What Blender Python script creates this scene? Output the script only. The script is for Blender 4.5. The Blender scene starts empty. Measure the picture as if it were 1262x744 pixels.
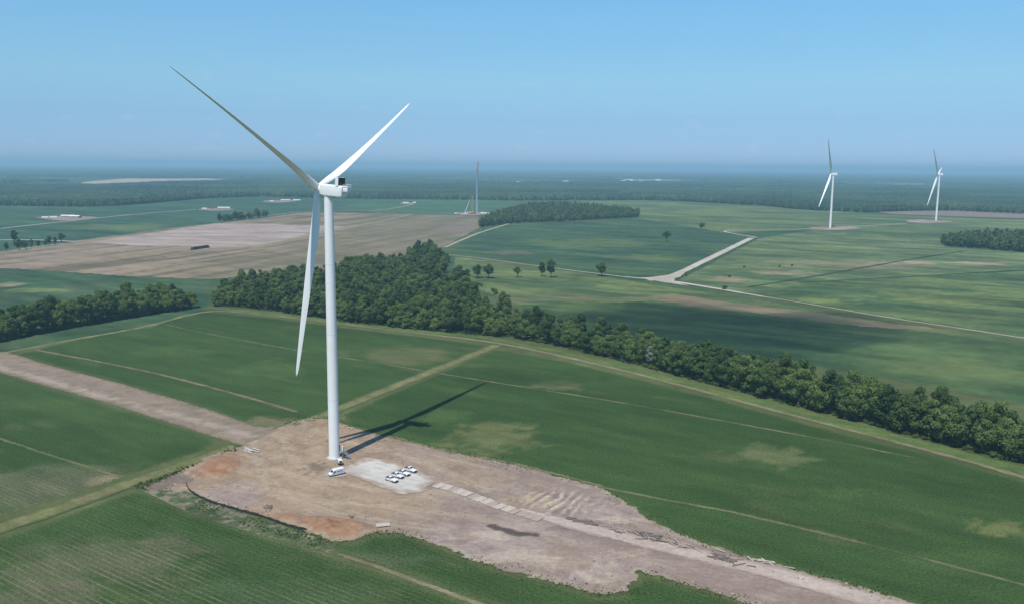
import bpy, bmesh, math, random
import numpy as np
from mathutils import Vector, Matrix, Quaternion

random.seed(7)
RNG = np.random.default_rng(11)
scene = bpy.context.scene
COL = scene.collection
R = math.radians

# ------------------------------------------------------------------ camera
CAM_H = 115.0
PW, PH, FPX = 1262.0, 744.0, 1090.0
PITCH, ROLL = math.atan(166.5 / FPX), R(0.5)
_fw = np.array([0, math.cos(PITCH), -math.sin(PITCH)])
_r0 = np.array([1.0, 0, 0]); _u0 = np.cross(_r0, _fw)
_R = math.cos(ROLL) * _r0 + math.sin(ROLL) * _u0
_U = math.cos(ROLL) * _u0 - math.sin(ROLL) * _r0

def G(px, py, z=0.0):
    """ground point seen at a photo pixel (survey of the photograph)"""
    d = _fw + _R * (px - PW / 2) / FPX + _U * (PH / 2 - py) / FPX
    t = (z - CAM_H) / d[2]
    return np.array([t * d[0], t * d[1]])

def GP(pts):
    return np.array([G(*p) for p in pts])

cam_data = bpy.data.cameras.new("camera")
cam = bpy.data.objects.new("camera", cam_data); COL.objects.link(cam)
cam_data.sensor_width = 36.0
cam_data.lens = FPX / PW * 36.0
cam_data.clip_start = 1.0; cam_data.clip_end = 90000.0
cam.matrix_world = Matrix(((_R[0], _U[0], -_fw[0], 0), (_R[1], _U[1], -_fw[1], 0), (_R[2], _U[2], -_fw[2], CAM_H), (0, 0, 0, 1)))
scene.camera = cam

# ------------------------------------------------------------------ light
SUN_EL, SUN_AZ_SHADOW = R(62.0), R(26.0)     # shadows run towards (+sin az, +cos az)
SUNV = np.array([-math.sin(SUN_AZ_SHADOW) * math.cos(SUN_EL), -math.cos(SUN_AZ_SHADOW) * math.cos(SUN_EL), math.sin(SUN_EL)])
sl = bpy.data.lights.new("sun", 'SUN'); sl.energy = 4.5; sl.angle = R(0.53); sl.color = (1.0, 0.955, 0.88)
so = bpy.data.objects.new("sun", sl); COL.objects.link(so)
so.rotation_mode = 'QUATERNION'
so.rotation_quaternion = Vector(SUNV).to_track_quat('Z', 'Y')
so.location = (0, -200, 400)

world = bpy.data.worlds.new("World"); scene.world = world; world.use_nodes = True
nt = world.node_tree; nt.nodes.clear()
def N(tree, kind, **kw):
    n = tree.nodes.new(kind)
    for k, v in kw.items():
        if k.startswith('i_'):
            n.inputs[k[2:].replace('_', ' ')].default_value = v
        else:
            setattr(n, k, v)
    return n
sky = N(nt, 'ShaderNodeTexSky', sky_type='NISHITA', sun_disc=False)
sky.sun_elevation = SUN_EL
sky.sun_rotation = math.atan2(SUNV[0], SUNV[1])
sky.altitude = 100; sky.air_density = 1.0; sky.dust_density = 0.0; sky.ozone_density = 6.0
bg = N(nt, 'ShaderNodeBackground'); bg.inputs['Strength'].default_value = 0.103
wo = N(nt, 'ShaderNodeOutputWorld')
# a few faint wisps of cumulus low over the horizon
tc = N(nt, 'ShaderNodeTexCoord')
mp = N(nt, 'ShaderNodeMapping'); mp.inputs['Scale'].default_value = (26, 26, 70)
nz = N(nt, 'ShaderNodeTexNoise'); nz.inputs['Scale'].default_value = 1.0; nz.inputs['Detail'].default_value = 7; nz.inputs['Roughness'].default_value = 0.62
rp = N(nt, 'ShaderNodeMapRange'); rp.inputs['From Min'].default_value = 0.60; rp.inputs['From Max'].default_value = 0.78
sx = N(nt, 'ShaderNodeSeparateXYZ')
band = N(nt, 'ShaderNodeMapRange'); band.inputs['From Min'].default_value = 0.16; band.inputs['From Max'].default_value = 0.05
mul = N(nt, 'ShaderNodeMath', operation='MULTIPLY'); mul2 = N(nt, 'ShaderNodeMath', operation='MULTIPLY'); mul2.inputs[1].default_value = 0.6
mixc = N(nt, 'ShaderNodeMix', data_type='RGBA'); mixc.inputs[7].default_value = (4.8, 6.3, 7.9, 1)
tint = N(nt, 'ShaderNodeMix', data_type='RGBA', blend_type='MULTIPLY'); tint.inputs[0].default_value = 1.0; tint.inputs[7].default_value = (0.88, 0.97, 1.0, 1)
L = nt.links.new
L(tc.outputs['Generated'], mp.inputs['Vector']); L(mp.outputs[0], nz.inputs['Vector']); L(nz.outputs[0], rp.inputs[0])
L(tc.outputs['Generated'], sx.inputs[0]); L(sx.outputs[2], band.inputs[0])
L(rp.outputs[0], mul.inputs[0]); L(band.outputs[0], mul.inputs[1]); L(mul.outputs[0], mul2.inputs[0])
cr = N(nt, 'ShaderNodeValToRGB'); el = cr.color_ramp.elements
stops = [(0.0, (.55, .70, 1.22)), (.03, (.59, .75, 1.13)), (.052, (.67, .81, 1.06)), (.092, (.93, 1.07, 1.09)), (.168, (1.10, 1.33, 1.30)), (.5, (1.05, 1.22, 1.2))]
while len(el) < len(stops): el.new(0.5)
for e_, (p_, c_) in zip(el, stops): e_.position = p_; e_.color = tuple(v / 1.4 for v in c_) + (1,)
gain = N(nt, 'ShaderNodeVectorMath', operation='SCALE'); gain.inputs['Scale'].default_value = 1.4
air = N(nt, 'ShaderNodeVectorMath', operation='MULTIPLY')
L(sx.outputs[2], cr.inputs[0]); L(cr.outputs[0], gain.inputs[0]); L(gain.outputs[0], air.inputs[0]); L(sky.outputs[0], air.inputs[1])
L(air.outputs[0], tint.inputs[6]); L(tint.outputs[2], mixc.inputs[6]); L(mul2.outputs[0], mixc.inputs[0])
L(mixc.outputs[2], bg.inputs[0]); L(bg.outputs[0], wo.inputs[0])

vs = scene.view_settings
vs.view_transform = 'Standard'; vs.look = 'None'; vs.exposure = 0.0; vs.gamma = 1.0; vs.use_curve_mapping = False
scene.render.engine = 'CYCLES'
scene.cycles.max_bounces = 6; scene.cycles.diffuse_bounces = 3; scene.cycles.transmission_bounces = 3
scene.cycles.transparent_max_bounces = 8; scene.cycles.volume_bounces = 0
scene.cycles.use_denoising = True

# ------------------------------------------------------------------ noise in numpy
def _hash(ix, iy, seed):
    h = (ix.astype(np.int64) * 374761393 + iy.astype(np.int64) * 668265263 + seed * 974634777) & 0x7fffffff
    h = ((h ^ (h >> 13)) * 1274126177) & 0x7fffffff
    h = h ^ (h >> 16)
    return (h & 0xffff) / 65535.0
def vnoise(x, y, seed=0):
    x = np.asarray(x, float); y = np.asarray(y, float)
    ix = np.floor(x); iy = np.floor(y); fx = x - ix; fy = y - iy
    fx = fx * fx * (3 - 2 * fx); fy = fy * fy * (3 - 2 * fy)
    a = _hash(ix, iy, seed); b = _hash(ix + 1, iy, seed); c = _hash(ix, iy + 1, seed); d = _hash(ix + 1, iy + 1, seed)
    return a + (b - a) * fx + (c - a) * fy + (a - b - c + d) * fx * fy
def fbm(x, y, seed=0, octv=4, gain=0.5):
    s = 0; amp = 1; tot = 0
    for o in range(octv):
        s = s + amp * vnoise(x * 2 ** o + 17.3 * o, y * 2 ** o - 9.1 * o, seed + o); tot += amp; amp *= gain
    return s / tot
def sstep(a, b, x):
    t = np.clip((x - a) / (b - a), 0, 1); return t * t * (3 - 2 * t)

# ------------------------------------------------------------------ mesh helpers
def link(o, parent=None):
    COL.objects.link(o)
    if parent is not None: o.parent = parent
    return o
def quick_mesh(name, verts, faces, k, colour=None, smooth=False):
    """verts Nx3, faces Mxk arrays"""
    me = bpy.data.meshes.new(name)
    verts = np.asarray(verts, np.float32); faces = np.asarray(faces, np.int32)
    me.vertices.add(len(verts)); me.vertices.foreach_set('co', verts.ravel())
    me.loops.add(faces.size); me.loops.foreach_set('vertex_index', faces.ravel())
    me.polygons.add(len(faces))
    me.polygons.foreach_set('loop_start', np.arange(0, faces.size, k, dtype=np.int32))
    me.polygons.foreach_set('use_smooth', np.full(len(faces), smooth))
    if colour is not None:
        a = me.attributes.new('base_col', 'FLOAT_COLOR', 'POINT')
        a.data.foreach_set('color', np.asarray(colour, np.float32).ravel())
    me.update(calc_edges=True); me.validate()
    return me
def tag(o, label=None, cat=None, group=None, kind=None):
    if label: o['label'] = label
    if cat: o['category'] = cat
    if group: o['group'] = group
    if kind: o['kind'] = kind
    return o
def empty(name, loc=(0, 0, 0), rz=0.0):
    o = bpy.data.objects.new(name, None); COL.objects.link(o)
    o.location = loc; o.rotation_euler = (0, 0, rz); o.empty_display_size = 1
    return o

class MB:
    """collects primitives into one mesh"""
    def __init__(s): s.bm = bmesh.new()
    def box(s, x0, x1, y0, y1, z0, z1, m=None):
        vs_ = [s.bm.verts.new(v) for v in ((x0,y0,z0),(x1,y0,z0),(x1,y1,z0),(x0,y1,z0),(x0,y0,z1),(x1,y0,z1),(x1,y1,z1),(x0,y1,z1))]
        for f in ((0,3,2,1),(4,5,6,7),(0,1,5,4),(1,2,6,5),(2,3,7,6),(3,0,4,7)): s.bm.faces.new([vs_[i] for i in f])
        if m is not None: bmesh.ops.transform(s.bm, matrix=m, verts=vs_)
        return s
    def loft(s, rings, caps=True, closed=True):
        rr = [[s.bm.verts.new(p) for p in r] for r in rings]
        n = len(rr[0])
        for a, b in zip(rr[:-1], rr[1:]):
            for i in range(n if closed else n - 1):
                j = (i + 1) % n
                s.bm.faces.new((a[i], a[j], b[j], b[i]))
        if caps:
            s.bm.faces.new(list(reversed(rr[0]))); s.bm.faces.new(rr[-1])
        return s
    def tube(s, p, q, r0, r1=None, n=8, caps=True):
        r1 = r0 if r1 is None else r1
        p = Vector(p); q = Vector(q); d = (q - p)
        if d.length < 1e-6: return s
        d.normalize(); a = d.orthogonal().normalized(); b = d.cross(a)
        ring = lambda c, r: [c + (a * math.cos(2*math.pi*i/n) + b * math.sin(2*math.pi*i/n)) * r for i in range(n)]
        return s.loft([ring(p, r0), ring(q, r1)], caps)
    def prism(s, prof, y0, y1, inset=None):
        """profile in xz extruded along y"""
        a = [(x, y0, z) for x, z in prof]; b = [(x, y1, z) for x, z in prof]
        return s.loft([a, b])
    def quad(s, pts):
        s.bm.faces.new([s.bm.verts.new(p) for p in pts]); return s
    def build(s, name, mat, parent=None, bevel=0.0, smooth=False, seg=2):
        bmesh.ops.recalc_face_normals(s.bm, faces=s.bm.faces)
        if bevel:
            bmesh.ops.bevel(s.bm, geom=list(s.bm.edges), offset=bevel, segments=seg, affect='EDGES', profile=0.6, clamp_overlap=True)
        if smooth:
            for f in s.bm.faces: f.smooth = True
        me = bpy.data.meshes.new(name); s.bm.to_mesh(me); s.bm.free()
        if mat: me.materials.append(mat)
        o = bpy.data.objects.new(name, me); link(o, parent)
        if smooth: 
            try: me.set_sharp_from_angle(angle=R(38))
            except Exception: pass
        return o

# ------------------------------------------------------------------ materials
def new_mat(name):
    m = bpy.data.materials.new(name); m.use_nodes = True
    t = m.node_tree; t.nodes.clear()
    return m, t
def solid(name, col, rough=0.5, metal=0.0, var=0.08, scale=1.5, spec=0.5):
    m, t = new_mat(name)
    out = N(t, 'ShaderNodeOutputMaterial'); b = N(t, 'ShaderNodeBsdfPrincipled')
    b.inputs['Roughness'].default_value = rough; b.inputs['Metallic'].default_value = metal
    b.inputs['Specular IOR Level'].default_value = spec
    tcn = N(t, 'ShaderNodeTexCoord'); nz = N(t, 'ShaderNodeTexNoise'); nz.inputs['Scale'].default_value = scale; nz.inputs['Detail'].default_value = 5
    mr = N(t, 'ShaderNodeMapRange'); mr.inputs['From Min'].default_value = .3; mr.inputs['From Max'].default_value = .7
    mr.inputs['To Min'].default_value = 1 - var; mr.inputs['To Max'].default_value = 1 + var
    vm = N(t, 'ShaderNodeVectorMath', operation='SCALE'); vm.inputs[0].default_value = col[:3]
    t.links.new(tcn.outputs['Object'], nz.inputs['Vector']); t.links.new(nz.outputs[0], mr.inputs[0]); t.links.new(mr.outputs[0], vm.inputs['Scale'])
    t.links.new(vm.outputs[0], b.inputs['Base Color']); t.links.new(b.outputs[0], out.inputs[0])
    return m
def glass_mat(name, col=(0.012, 0.016, 0.02)):
    return solid(name, col, rough=0.08, var=0.02, spec=0.8)

ROWDIR = G(590, 744) - G(180, 600); ROWDIR = ROWDIR / np.linalg.norm(ROWDIR)
ROWN = np.array([-ROWDIR[1], ROWDIR[0]])
def ground_mat(name, fine=0.35, fine_amt=0.25, mid=0.03, mid_amt=0.2, rough=0.95, bump=0.0, row_col=(0.24, 0.19, 0.125), period=1.9, rowlum=0.0):
    """base colour from the sheet's own survey colours, broken up by noise; alpha = how much bare soil shows between the rows"""
    m, t = new_mat(name); Lk = t.links.new
    out = N(t, 'ShaderNodeOutputMaterial'); b = N(t, 'ShaderNodeBsdfPrincipled')
    b.inputs['Roughness'].default_value = rough; b.inputs['Specular IOR Level'].default_value = 0.12
    at = N(t, 'ShaderNodeAttribute', attribute_name='base_col')
    geo = N(t, 'ShaderNodeNewGeometry')
    n1 = N(t, 'ShaderNodeTexNoise'); n1.inputs['Scale'].default_value = fine; n1.inputs['Detail'].default_value = 6; n1.inputs['Roughness'].default_value = 0.7
    # mottling stretched along the drilling direction
    rot = N(t, 'ShaderNodeVectorRotate', rotation_type='Z_AXIS'); rot.inputs['Angle'].default_value = -math.atan2(ROWDIR[1], ROWDIR[0])
    mpn = N(t, 'ShaderNodeMapping'); mpn.inputs['Scale'].default_value = (0.32, 1.0, 1.0)
    n2 = N(t, 'ShaderNodeTexNoise'); n2.inputs['Scale'].default_value = mid; n2.inputs['Detail'].default_value = 6; n2.inputs['Roughness'].default_value = 0.65
    Lk(geo.outputs['Position'], n1.inputs['Vector']); Lk(geo.outputs['Position'], rot.inputs['Vector']); Lk(rot.outputs[0], mpn.inputs['Vector']); Lk(mpn.outputs[0], n2.inputs['Vector'])
    def rng(src, amt):
        r = N(t, 'ShaderNodeMapRange'); r.inputs['From Min'].default_value = .28; r.inputs['From Max'].default_value = .72
        r.inputs['To Min'].default_value = 1 - amt; r.inputs['To Max'].default_value = 1 + amt; Lk(src, r.inputs[0]); return r.outputs[0]
    mm = N(t, 'ShaderNodeMath', operation='MULTIPLY'); Lk(rng(n1.outputs[0], fine_amt), mm.inputs[0]); Lk(rng(n2.outputs[0], mid_amt), mm.inputs[1])
    sc = N(t, 'ShaderNodeVectorMath', operation='SCALE')
    # drilled rows
    sep = N(t, 'ShaderNodeSeparateXYZ'); Lk(rot.outputs[0], sep.inputs[0])
    wob = N(t, 'ShaderNodeMath', operation='MULTIPLY_ADD'); wob.inputs[1].default_value = 2 * math.pi / period; 
    nw = N(t, 'ShaderNodeMath', operation='MULTIPLY'); nw.inputs[1].default_value = 0.7; Lk(n2.outputs[0], nw.inputs[0])
    Lk(sep.outputs[1], wob.inputs[0]); Lk(nw.outputs[0], wob.inputs[2])
    sn = N(t, 'ShaderNodeMath', operation='SINE'); Lk(wob.outputs[0], sn.inputs[0])
    sr = N(t, 'ShaderNodeMapRange'); sr.inputs['From Min'].default_value = 0.45; sr.inputs['From Max'].default_value = 1.0; Lk(sn.outputs[0], sr.inputs[0])
    brk = N(t, 'ShaderNodeMapRange'); brk.inputs['From Min'].default_value = .36; brk.inputs['From Max'].default_value = .62; 
    mpr = N(t, 'ShaderNodeMapping'); mpr.inputs['Scale'].default_value = (0.05, 0.6, 1.0); nr_ = N(t, 'ShaderNodeTexNoise'); nr_.inputs['Scale'].default_value = 1.0; nr_.inputs['Detail'].default_value = 4
    Lk(rot.outputs[0], mpr.inputs['Vector']); Lk(mpr.outputs[0], nr_.inputs['Vector']); Lk(nr_.outputs[0], brk.inputs[0])
    rm = N(t, 'ShaderNodeMath', operation='MULTIPLY'); Lk(sr.outputs[0], rm.inputs[0]); Lk(brk.outputs[0], rm.inputs[1])
    rm2 = N(t, 'ShaderNodeMath', operation='MULTIPLY'); Lk(rm.outputs[0], rm2.inputs[0]); Lk(at.outputs['Alpha'], rm2.inputs[1])
    mx = N(t, 'ShaderNodeMix', data_type='RGBA'); mx.inputs[7].default_value = (*row_col, 1)
    Lk(rm2.outputs[0], mx.inputs[0]); Lk(at.outputs['Color'], mx.inputs[6])
    Lk(mx.outputs[2], sc.inputs[0]); Lk(mm.outputs[0], sc.inputs['Scale'])
    Lk(sc.outputs[0], b.inputs['Base Color'])
    if bump:
        bp = N(t, 'ShaderNodeBump'); bp.inputs['Strength'].default_value = 0.6; bp.inputs['Distance'].default_value = bump
        Lk(n1.outputs[0], bp.inputs['Height']); Lk(bp.outputs[0], b.inputs['Normal'])
    Lk(b.outputs[0], out.inputs[0])
    return m

M_CROP = ground_mat('crop_rows', fine=1.2, fine_amt=0.62, mid=0.10, mid_amt=0.20, bump=0.25)
M_FARCROP = ground_mat('far_crop', fine=0.06, fine_amt=0.26, mid=0.022, mid_amt=0.34)
M_SOIL = ground_mat('bare_soil', fine=0.6, fine_amt=0.22, mid=0.09, mid_amt=0.10, bump=0.25)
M_FARSOIL = ground_mat('far_soil', fine=0.06, fine_amt=0.14, mid=0.03, mid_amt=0.22)
M_GRAVEL = ground_mat('gravel', fine=0.9, fine_amt=0.12, mid=0.12, mid_amt=0.10, bump=0.1)
M_VERGE = ground_mat('verge_grass', fine=0.7, fine_amt=0.3, mid=0.1, mid_amt=0.25, bump=0.4)

# ------------------------------------------------------------------ sheets on the ground
def densify(poly, step, jit, closed=True, seed=0):
    out = []
    n = len(poly); rng = np.random.default_rng(seed)
    for i in range(n if closed else n - 1):
        a = poly[i]; b = poly[(i + 1) % n]; d = np.linalg.norm(b - a); k = max(1, int(d / step))
        for j in range(k): out.append(a + (b - a) * j / k)
    if not closed: out.append(poly[-1])
    out = np.array(out)
    if jit:
        q = out / (step * 4.0)
        out = out + jit * (np.stack([fbm(q[:, 0], q[:, 1], seed + 3), fbm(q[:, 0], q[:, 1], seed + 9)], 1) - .5) * 2
        out = out + rng.normal(size=out.shape) * jit * 0.15
    return out
def chaikin(p, it=2, closed=True):
    for _ in range(it):
        q = np.roll(p, -1, 0) if closed else p[1:]
        a = p if closed else p[:-1]
        m = np.stack([a * .75 + q * .25, a * .25 + q * .75], 1).reshape(-1, 2)
        p = m if closed else np.vstack([p[:1], m, p[-1:]])
    return p
def sdist(P, poly):
    """signed distance (negative inside) and nearest boundary point"""
    a = poly; b = np.roll(poly, -1, 0); n = len(P)
    best = np.full(n, 1e18); near = np.zeros((n, 2)); inside = np.zeros(n, bool)
    for i in range(len(a)):
        ab = b[i] - a[i]; L2 = ab @ ab
        if L2 < 1e-12: continue
        t = np.clip(((P - a[i]) @ ab) / L2, 0, 1)
        q = a[i] + t[:, None] * ab; d = ((P - q) ** 2).sum(1)
        m = d < best; best[m] = d[m]; near[m] = q[m]
        c = ((a[i, 1] > P[:, 1]) != (b[i, 1] > P[:, 1]))
        if c.any():
            xi = a[i, 0] + (P[:, 1] - a[i, 1]) / (ab[1] if abs(ab[1]) > 1e-12 else 1e-12) * ab[0]
            inside ^= c & (P[:, 0] < xi)
    return np.sqrt(best) * np.where(inside, -1, 1), near
def sheet(name, poly, cell, z, col, mat, jit=0.0, zf=None, seed=1, step=None):
    poly = densify(np.asarray(poly, float), step or cell * 1.5, jit, True, seed)
    lo = poly.min(0) - cell; hi = poly.max(0) + cell
    xs = np.arange(lo[0], hi[0] + cell, cell); ys = np.arange(lo[1], hi[1] + cell, cell)
    X, Y = np.meshgrid(xs, ys); P = np.stack([X.ravel(), Y.ravel()], 1)
    sd, near = sdist(P, poly)
    keep = sd < 0.5 * cell
    snap = np.abs(sd) < 0.5 * cell
    P[snap] = near[snap]
    nx = len(xs); ny = len(ys)
    idx = np.arange(nx * ny).reshape(ny, nx)
    q = np.stack([idx[:-1, :-1], idx[:-1, 1:], idx[1:, 1:], idx[1:, :-1]], -1).reshape(-1, 4)
    q = q[keep[q].all(1)]
    q = q[~snap[q].all(1)]
    used = np.unique(q); remap = np.full(nx * ny, -1); remap[used] = np.arange(len(used))
    Pu = P[used]; sdu = sd[used]
    c = col(Pu[:, 0], Pu[:, 1], sdu)
    zz = np.full(len(Pu), z)
    if zf is not None: zz = zz + zf(Pu[:, 0], Pu[:, 1], sdu)
    me = quick_mesh(name, np.column_stack([Pu, zz]), remap[q], 4, c, smooth=True)
    me.materials.append(mat)
    o = bpy.data.objects.new(name, me); link(o); o['kind'] = 'structure'
    return o
def ribbon(name, line, width, z, col, mat, jit=0.3, step=2.5, cross=4, seed=1, smoothit=2):
    line = np.asarray(line, float)
    w = np.broadcast_to(np.asarray(width, float), (len(line),)) if np.ndim(width) == 0 else np.asarray(width, float)
    # resample
    seg = np.r_[0, np.cumsum(np.linalg.norm(np.diff(line, axis=0), axis=1))]
    if smoothit: 
        cl = chaikin(line, smoothit, False); sg2 = np.r_[0, np.cumsum(np.linalg.norm(np.diff(cl, axis=0), axis=1))]
    else: cl, sg2 = line, seg
    n = max(2, int(sg2[-1] / step)); s = np.linspace(0, sg2[-1], n + 1)
    C = np.stack([np.interp(s, sg2, cl[:, 0]), np.interp(s, sg2, cl[:, 1])], 1)
    W = np.interp(s / sg2[-1], seg / seg[-1], w)
    T = np.gradient(C, axis=0); T /= np.linalg.norm(T, axis=1)[:, None]; Nn = np.stack([-T[:, 1], T[:, 0]], 1)
    rows = []; side = []
    rng = np.random.default_rng(seed)
    for k in range(cross + 1):
        f = k / cross - .5
        off = W * f
        if k in (0, cross): off = off + jit * (rng.normal(size=n + 1) * .3 + (fbm(s / (step * 4), np.full_like(s, k * 7.0), seed) - .5) * 2)
        rows.append(C + Nn * off[:, None]); side.append(np.full(n + 1, 2 * f))
    V = np.stack(rows, 1).reshape(-1, 2); side = np.stack(side, 1).reshape(-1)
    idx = np.arange((n + 1) * (cross + 1)).reshape(n + 1, cross + 1)
    q = np.stack([idx[:-1, :-1], idx[:-1, 1:], idx[1:, 1:], idx[1:, :-1]], -1).reshape(-1, 4)
    c = col(V[:, 0], V[:, 1], side)
    me = quick_mesh(name, np.column_stack([V, np.full(len(V), z)]), q, 4, c, smooth=True)
    me.materials.append(mat)
    o = bpy.data.objects.new(name, me); link(o); o['kind'] = 'structure'
    return o

def ellipse(px, py, rx, ry, rough=0.5, seed=0, soft=0.45):
    c = G(px, py); a = abs(G(px + rx, py)[0] - c[0]); b = 0.5 * abs(G(px, py - ry)[1] - G(px, py + ry)[1])
    def f(x, y):
        d = np.sqrt(((x - c[0]) / a) ** 2 + ((y - c[1]) / b) ** 2)
        nn = fbm((x - c[0]) / (a * .35), (y - c[1]) / (b * .35), seed + int(px), 5, .6) - .5
        return 1 - sstep(soft, 1.0, d + nn * 2 * rough)
    return f
def segdist(pts):
    pts = np.asarray(pts)
    def f(x, y):
        P = np.stack([x, y], 1); best = np.full(len(P), 1e9)
        for a, b in zip(pts[:-1], pts[1:]):
            ab = b - a; t = np.clip(((P - a) @ ab) / (ab @ ab), 0, 1)
            best = np.minimum(best, np.linalg.norm(P - a - t[:, None] * ab, axis=1))
        return best
    return f
def mixc3(c, col, m):
    return c * (1 - m[:, None]) + np.array(col)[None, :] * m[:, None]
def rgba(c, a=0.0):
    return np.column_stack([np.clip(c, 0.004, 0.9), np.broadcast_to(a, len(c))])

GREEN = np.array([0.034, 0.068, 0.017]); GREEN_L = np.array([0.060, 0.104, 0.030]); TANGRASS = np.array([0.135, 0.135, 0.060])
SOILC = np.array([0.252, 0.190, 0.158]); TANDIRT = np.array([0.30, 0.222, 0.142])

def field_col(patches=(), base=GREEN, light=GREEN_L, seed=0, rows=0.0, rowfun=None, scale=60.0, streak=0.36, tan=0.22):
    def f(x, y, sd):
        u = x * ROWDIR[0] + y * ROWDIR[1]; v = x * ROWN[0] + y * ROWN[1]
        n = fbm(u / (scale * 2.2), v / scale, seed, 5, .55)
        c = np.tile(base, (len(x), 1)); c = mixc3(c, light, sstep(.40, .66, n) * streak)
        n4 = fbm(u / (scale * 1.6), v / (scale * .30), seed + 70, 4, .6); c = mixc3(c, np.asarray(base) * .72, sstep(.52, .70, n4) * .6 * streak); c = mixc3(c, np.asarray(light) * 1.12, sstep(.52, .72, 1 - n4) * .55 * streak)
        n2 = fbm(u / (scale * .5), v / (scale * .16), seed + 40, 4, .6)
        c = mixc3(c, TANGRASS, sstep(.62, .80, n2) * tan)
        for (pf, colr, amt) in patches:
            c = mixc3(c, colr, np.clip(pf(x, y) * amt * (.25 + 1.5 * fbm(u / (scale * .16), v / (scale * .055), seed + 80, 4, .65)), 0, 1))
        # thinner, yellower plants at the field's rim
        c = mixc3(c, TANGRASS, sstep(-3.5, -.2, sd) * .35)
        a = rows if rowfun is None else rowfun(x, y)
        return rgba(c, a)
    return f

# ground: one sheet out to the horizon (25 km)
def make_ground():
    rs = np.r_[0.1, np.geomspace(60, 24700, 90)]; th = np.linspace(0, 2 * np.pi, 97)[:-1]
    Rr, T = np.meshgrid(rs, th, indexing='ij')
    V = np.column_stack([(Rr * np.sin(T)).ravel(), (Rr * np.cos(T)).ravel(), np.zeros(Rr.size)])
    n, m = Rr.shape; idx = np.arange(n * m).reshape(n, m)
    q = np.stack([idx[:-1], np.roll(idx[:-1], -1, 1), np.roll(idx[1:], -1, 1), idx[1:]], -1).reshape(-1, 4)
    x, y = V[:, 0], V[:, 1]
    nn = fbm(x / 700, y / 700, 5, 4)
    c = np.tile(np.array([0.040, 0.085, 0.036]), (len(V), 1)); c = mixc3(c, [0.075, 0.115, 0.05], sstep(.45, .75, nn) * .7); c = mixc3(c, [.085,.105,.040], 1 - sstep(650, 1000, np.hypot(x, y)))
    me = quick_mesh('ground', V, q, 4, rgba(c), smooth=True); me.materials.append(M_FARCROP)
    o = bpy.data.objects.new('ground', me); link(o); o['kind'] = 'structure'
make_ground()

# ---- near fields
PADPX = [(172,602),(205,588),(262,560),(296,549),(322,540),(345,524),(392,513),(425,523),(500,543),(560,558),(640,573),(700,590),(742,601),(772,618),(800,640),(838,658),(880,674),(940,690),(1000,707),(1060,723),(1135,745),(1300,796),(1240,850),(1010,768),(923,744),(885,731),(838,718),(806,709),(785,703),(790,712),(768,724),(772,731),(737,733),(700,721),(650,709),(606,699),(547,675),(517,664),(497,656),(478,656),(455,656),(446,662),(435,667),(420,668),(404,666),(385,658),(365,650),(334,640),(299,630),(260,619),(236,606),(215,606)]
PAD = chaikin(GP(PADPX), 1)

sheet('crop_field', GP([(18,437),(120,412),(252,384),(330,391),(420,403),(520,415),(604,426),(520,461),(430,500),(398,511),(345,524),(322,530),(290,516),(150,472)]), 2.0, 0.06,
      field_col([(ellipse(500,437,80,14,seed=2), TANGRASS, .55), (ellipse(330,455,60,14,seed=3), GREEN_L, .9), (ellipse(210,432,70,10,seed=4), GREEN_L, .6), (ellipse(330,520,40,10,seed=5), TANDIRT, .35)], seed=1), M_CROP, jit=.7)
_b = GP([(0,545),(60,565),(145,592)])
sheet('crop_field', GP([(-260,388),(-20,452),(70,480),(150,503),(215,524),(270,541),(255,553),(140,592),(0,637),(-120,678),(-300,735)]), 1.8, 0.06,
      field_col([(ellipse(60,600,120,36,rough=.6,seed=6), np.array([.095,.108,.055]), .8), (ellipse(130,592,40,10,seed=7), TANDIRT, .4), (ellipse(60,498,80,9,seed=8), GREEN_L, .5)], seed=2,
                rowfun=lambda x, y: .05 + .40 * ellipse(30,610,150,40,rough=.4,seed=9)(x, y)), M_CROP, jit=.7)
sheet('crop_field', GP([(-320,790),(-40,676),(60,642),(160,607),(182,606),(240,633),(300,652),(430,692),(520,722),(580,744),(700,792),(900,880),(900,1400),(-700,1400)]), 1.2, 0.06,
      field_col([(ellipse(130,690,150,44,rough=.7,seed=10), np.array([.115,.118,.066]), .55), (ellipse(40,735,120,30,rough=.7,seed=11), np.array([.13,.125,.075]), .5), (ellipse(330,730,170,24,rough=.7,seed=12), np.array([.06,.095,.04]), .5)], seed=3,
                rowfun=lambda x, y: .15 + .46 * np.clip(ellipse(100,705,230,56,rough=.6,seed=13)(x, y) + .5 * ellipse(330,740,220,30,rough=.6,seed=14)(x, y), 0, 1)), M_CROP, jit=.6)
sheet('crop_field', GP([(611,430),(700,446),(800,470),(900,496),(1000,524),(1130,556),(1262,592),(1420,640),(1750,745),(1900,1000),(1500,860),(1300,798),(1135,747),(1060,725),(940,692),(838,660),(800,642),(772,620),(742,603),(700,592),(560,560),(428,525),(424,510),(520,468)]), 2.0, 0.05,
      field_col([(ellipse(605,540,70,24,rough=.8,seed=15), np.array([.12,.135,.05]), .85), (ellipse(550,512,40,12,seed=16), GREEN_L, .8), (ellipse(690,474,36,7,rough=.7,seed=17), TANGRASS, .8),
                 (ellipse(950,560,55,16,rough=.9,seed=18), np.array([.12,.135,.055]), .7), (ellipse(1235,652,44,13,rough=.8,seed=19), np.array([.13,.14,.05]), .8), (ellipse(1040,608,40,8,rough=.9,seed=20), GREEN_L, .9),
                 (ellipse(640,465,140,16,rough=.6,seed=21), GREEN*.8, .6), (ellipse(1180,690,90,16,rough=.7,seed=22), GREEN_L, .5)], seed=4), M_CROP, jit=.6)
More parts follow.
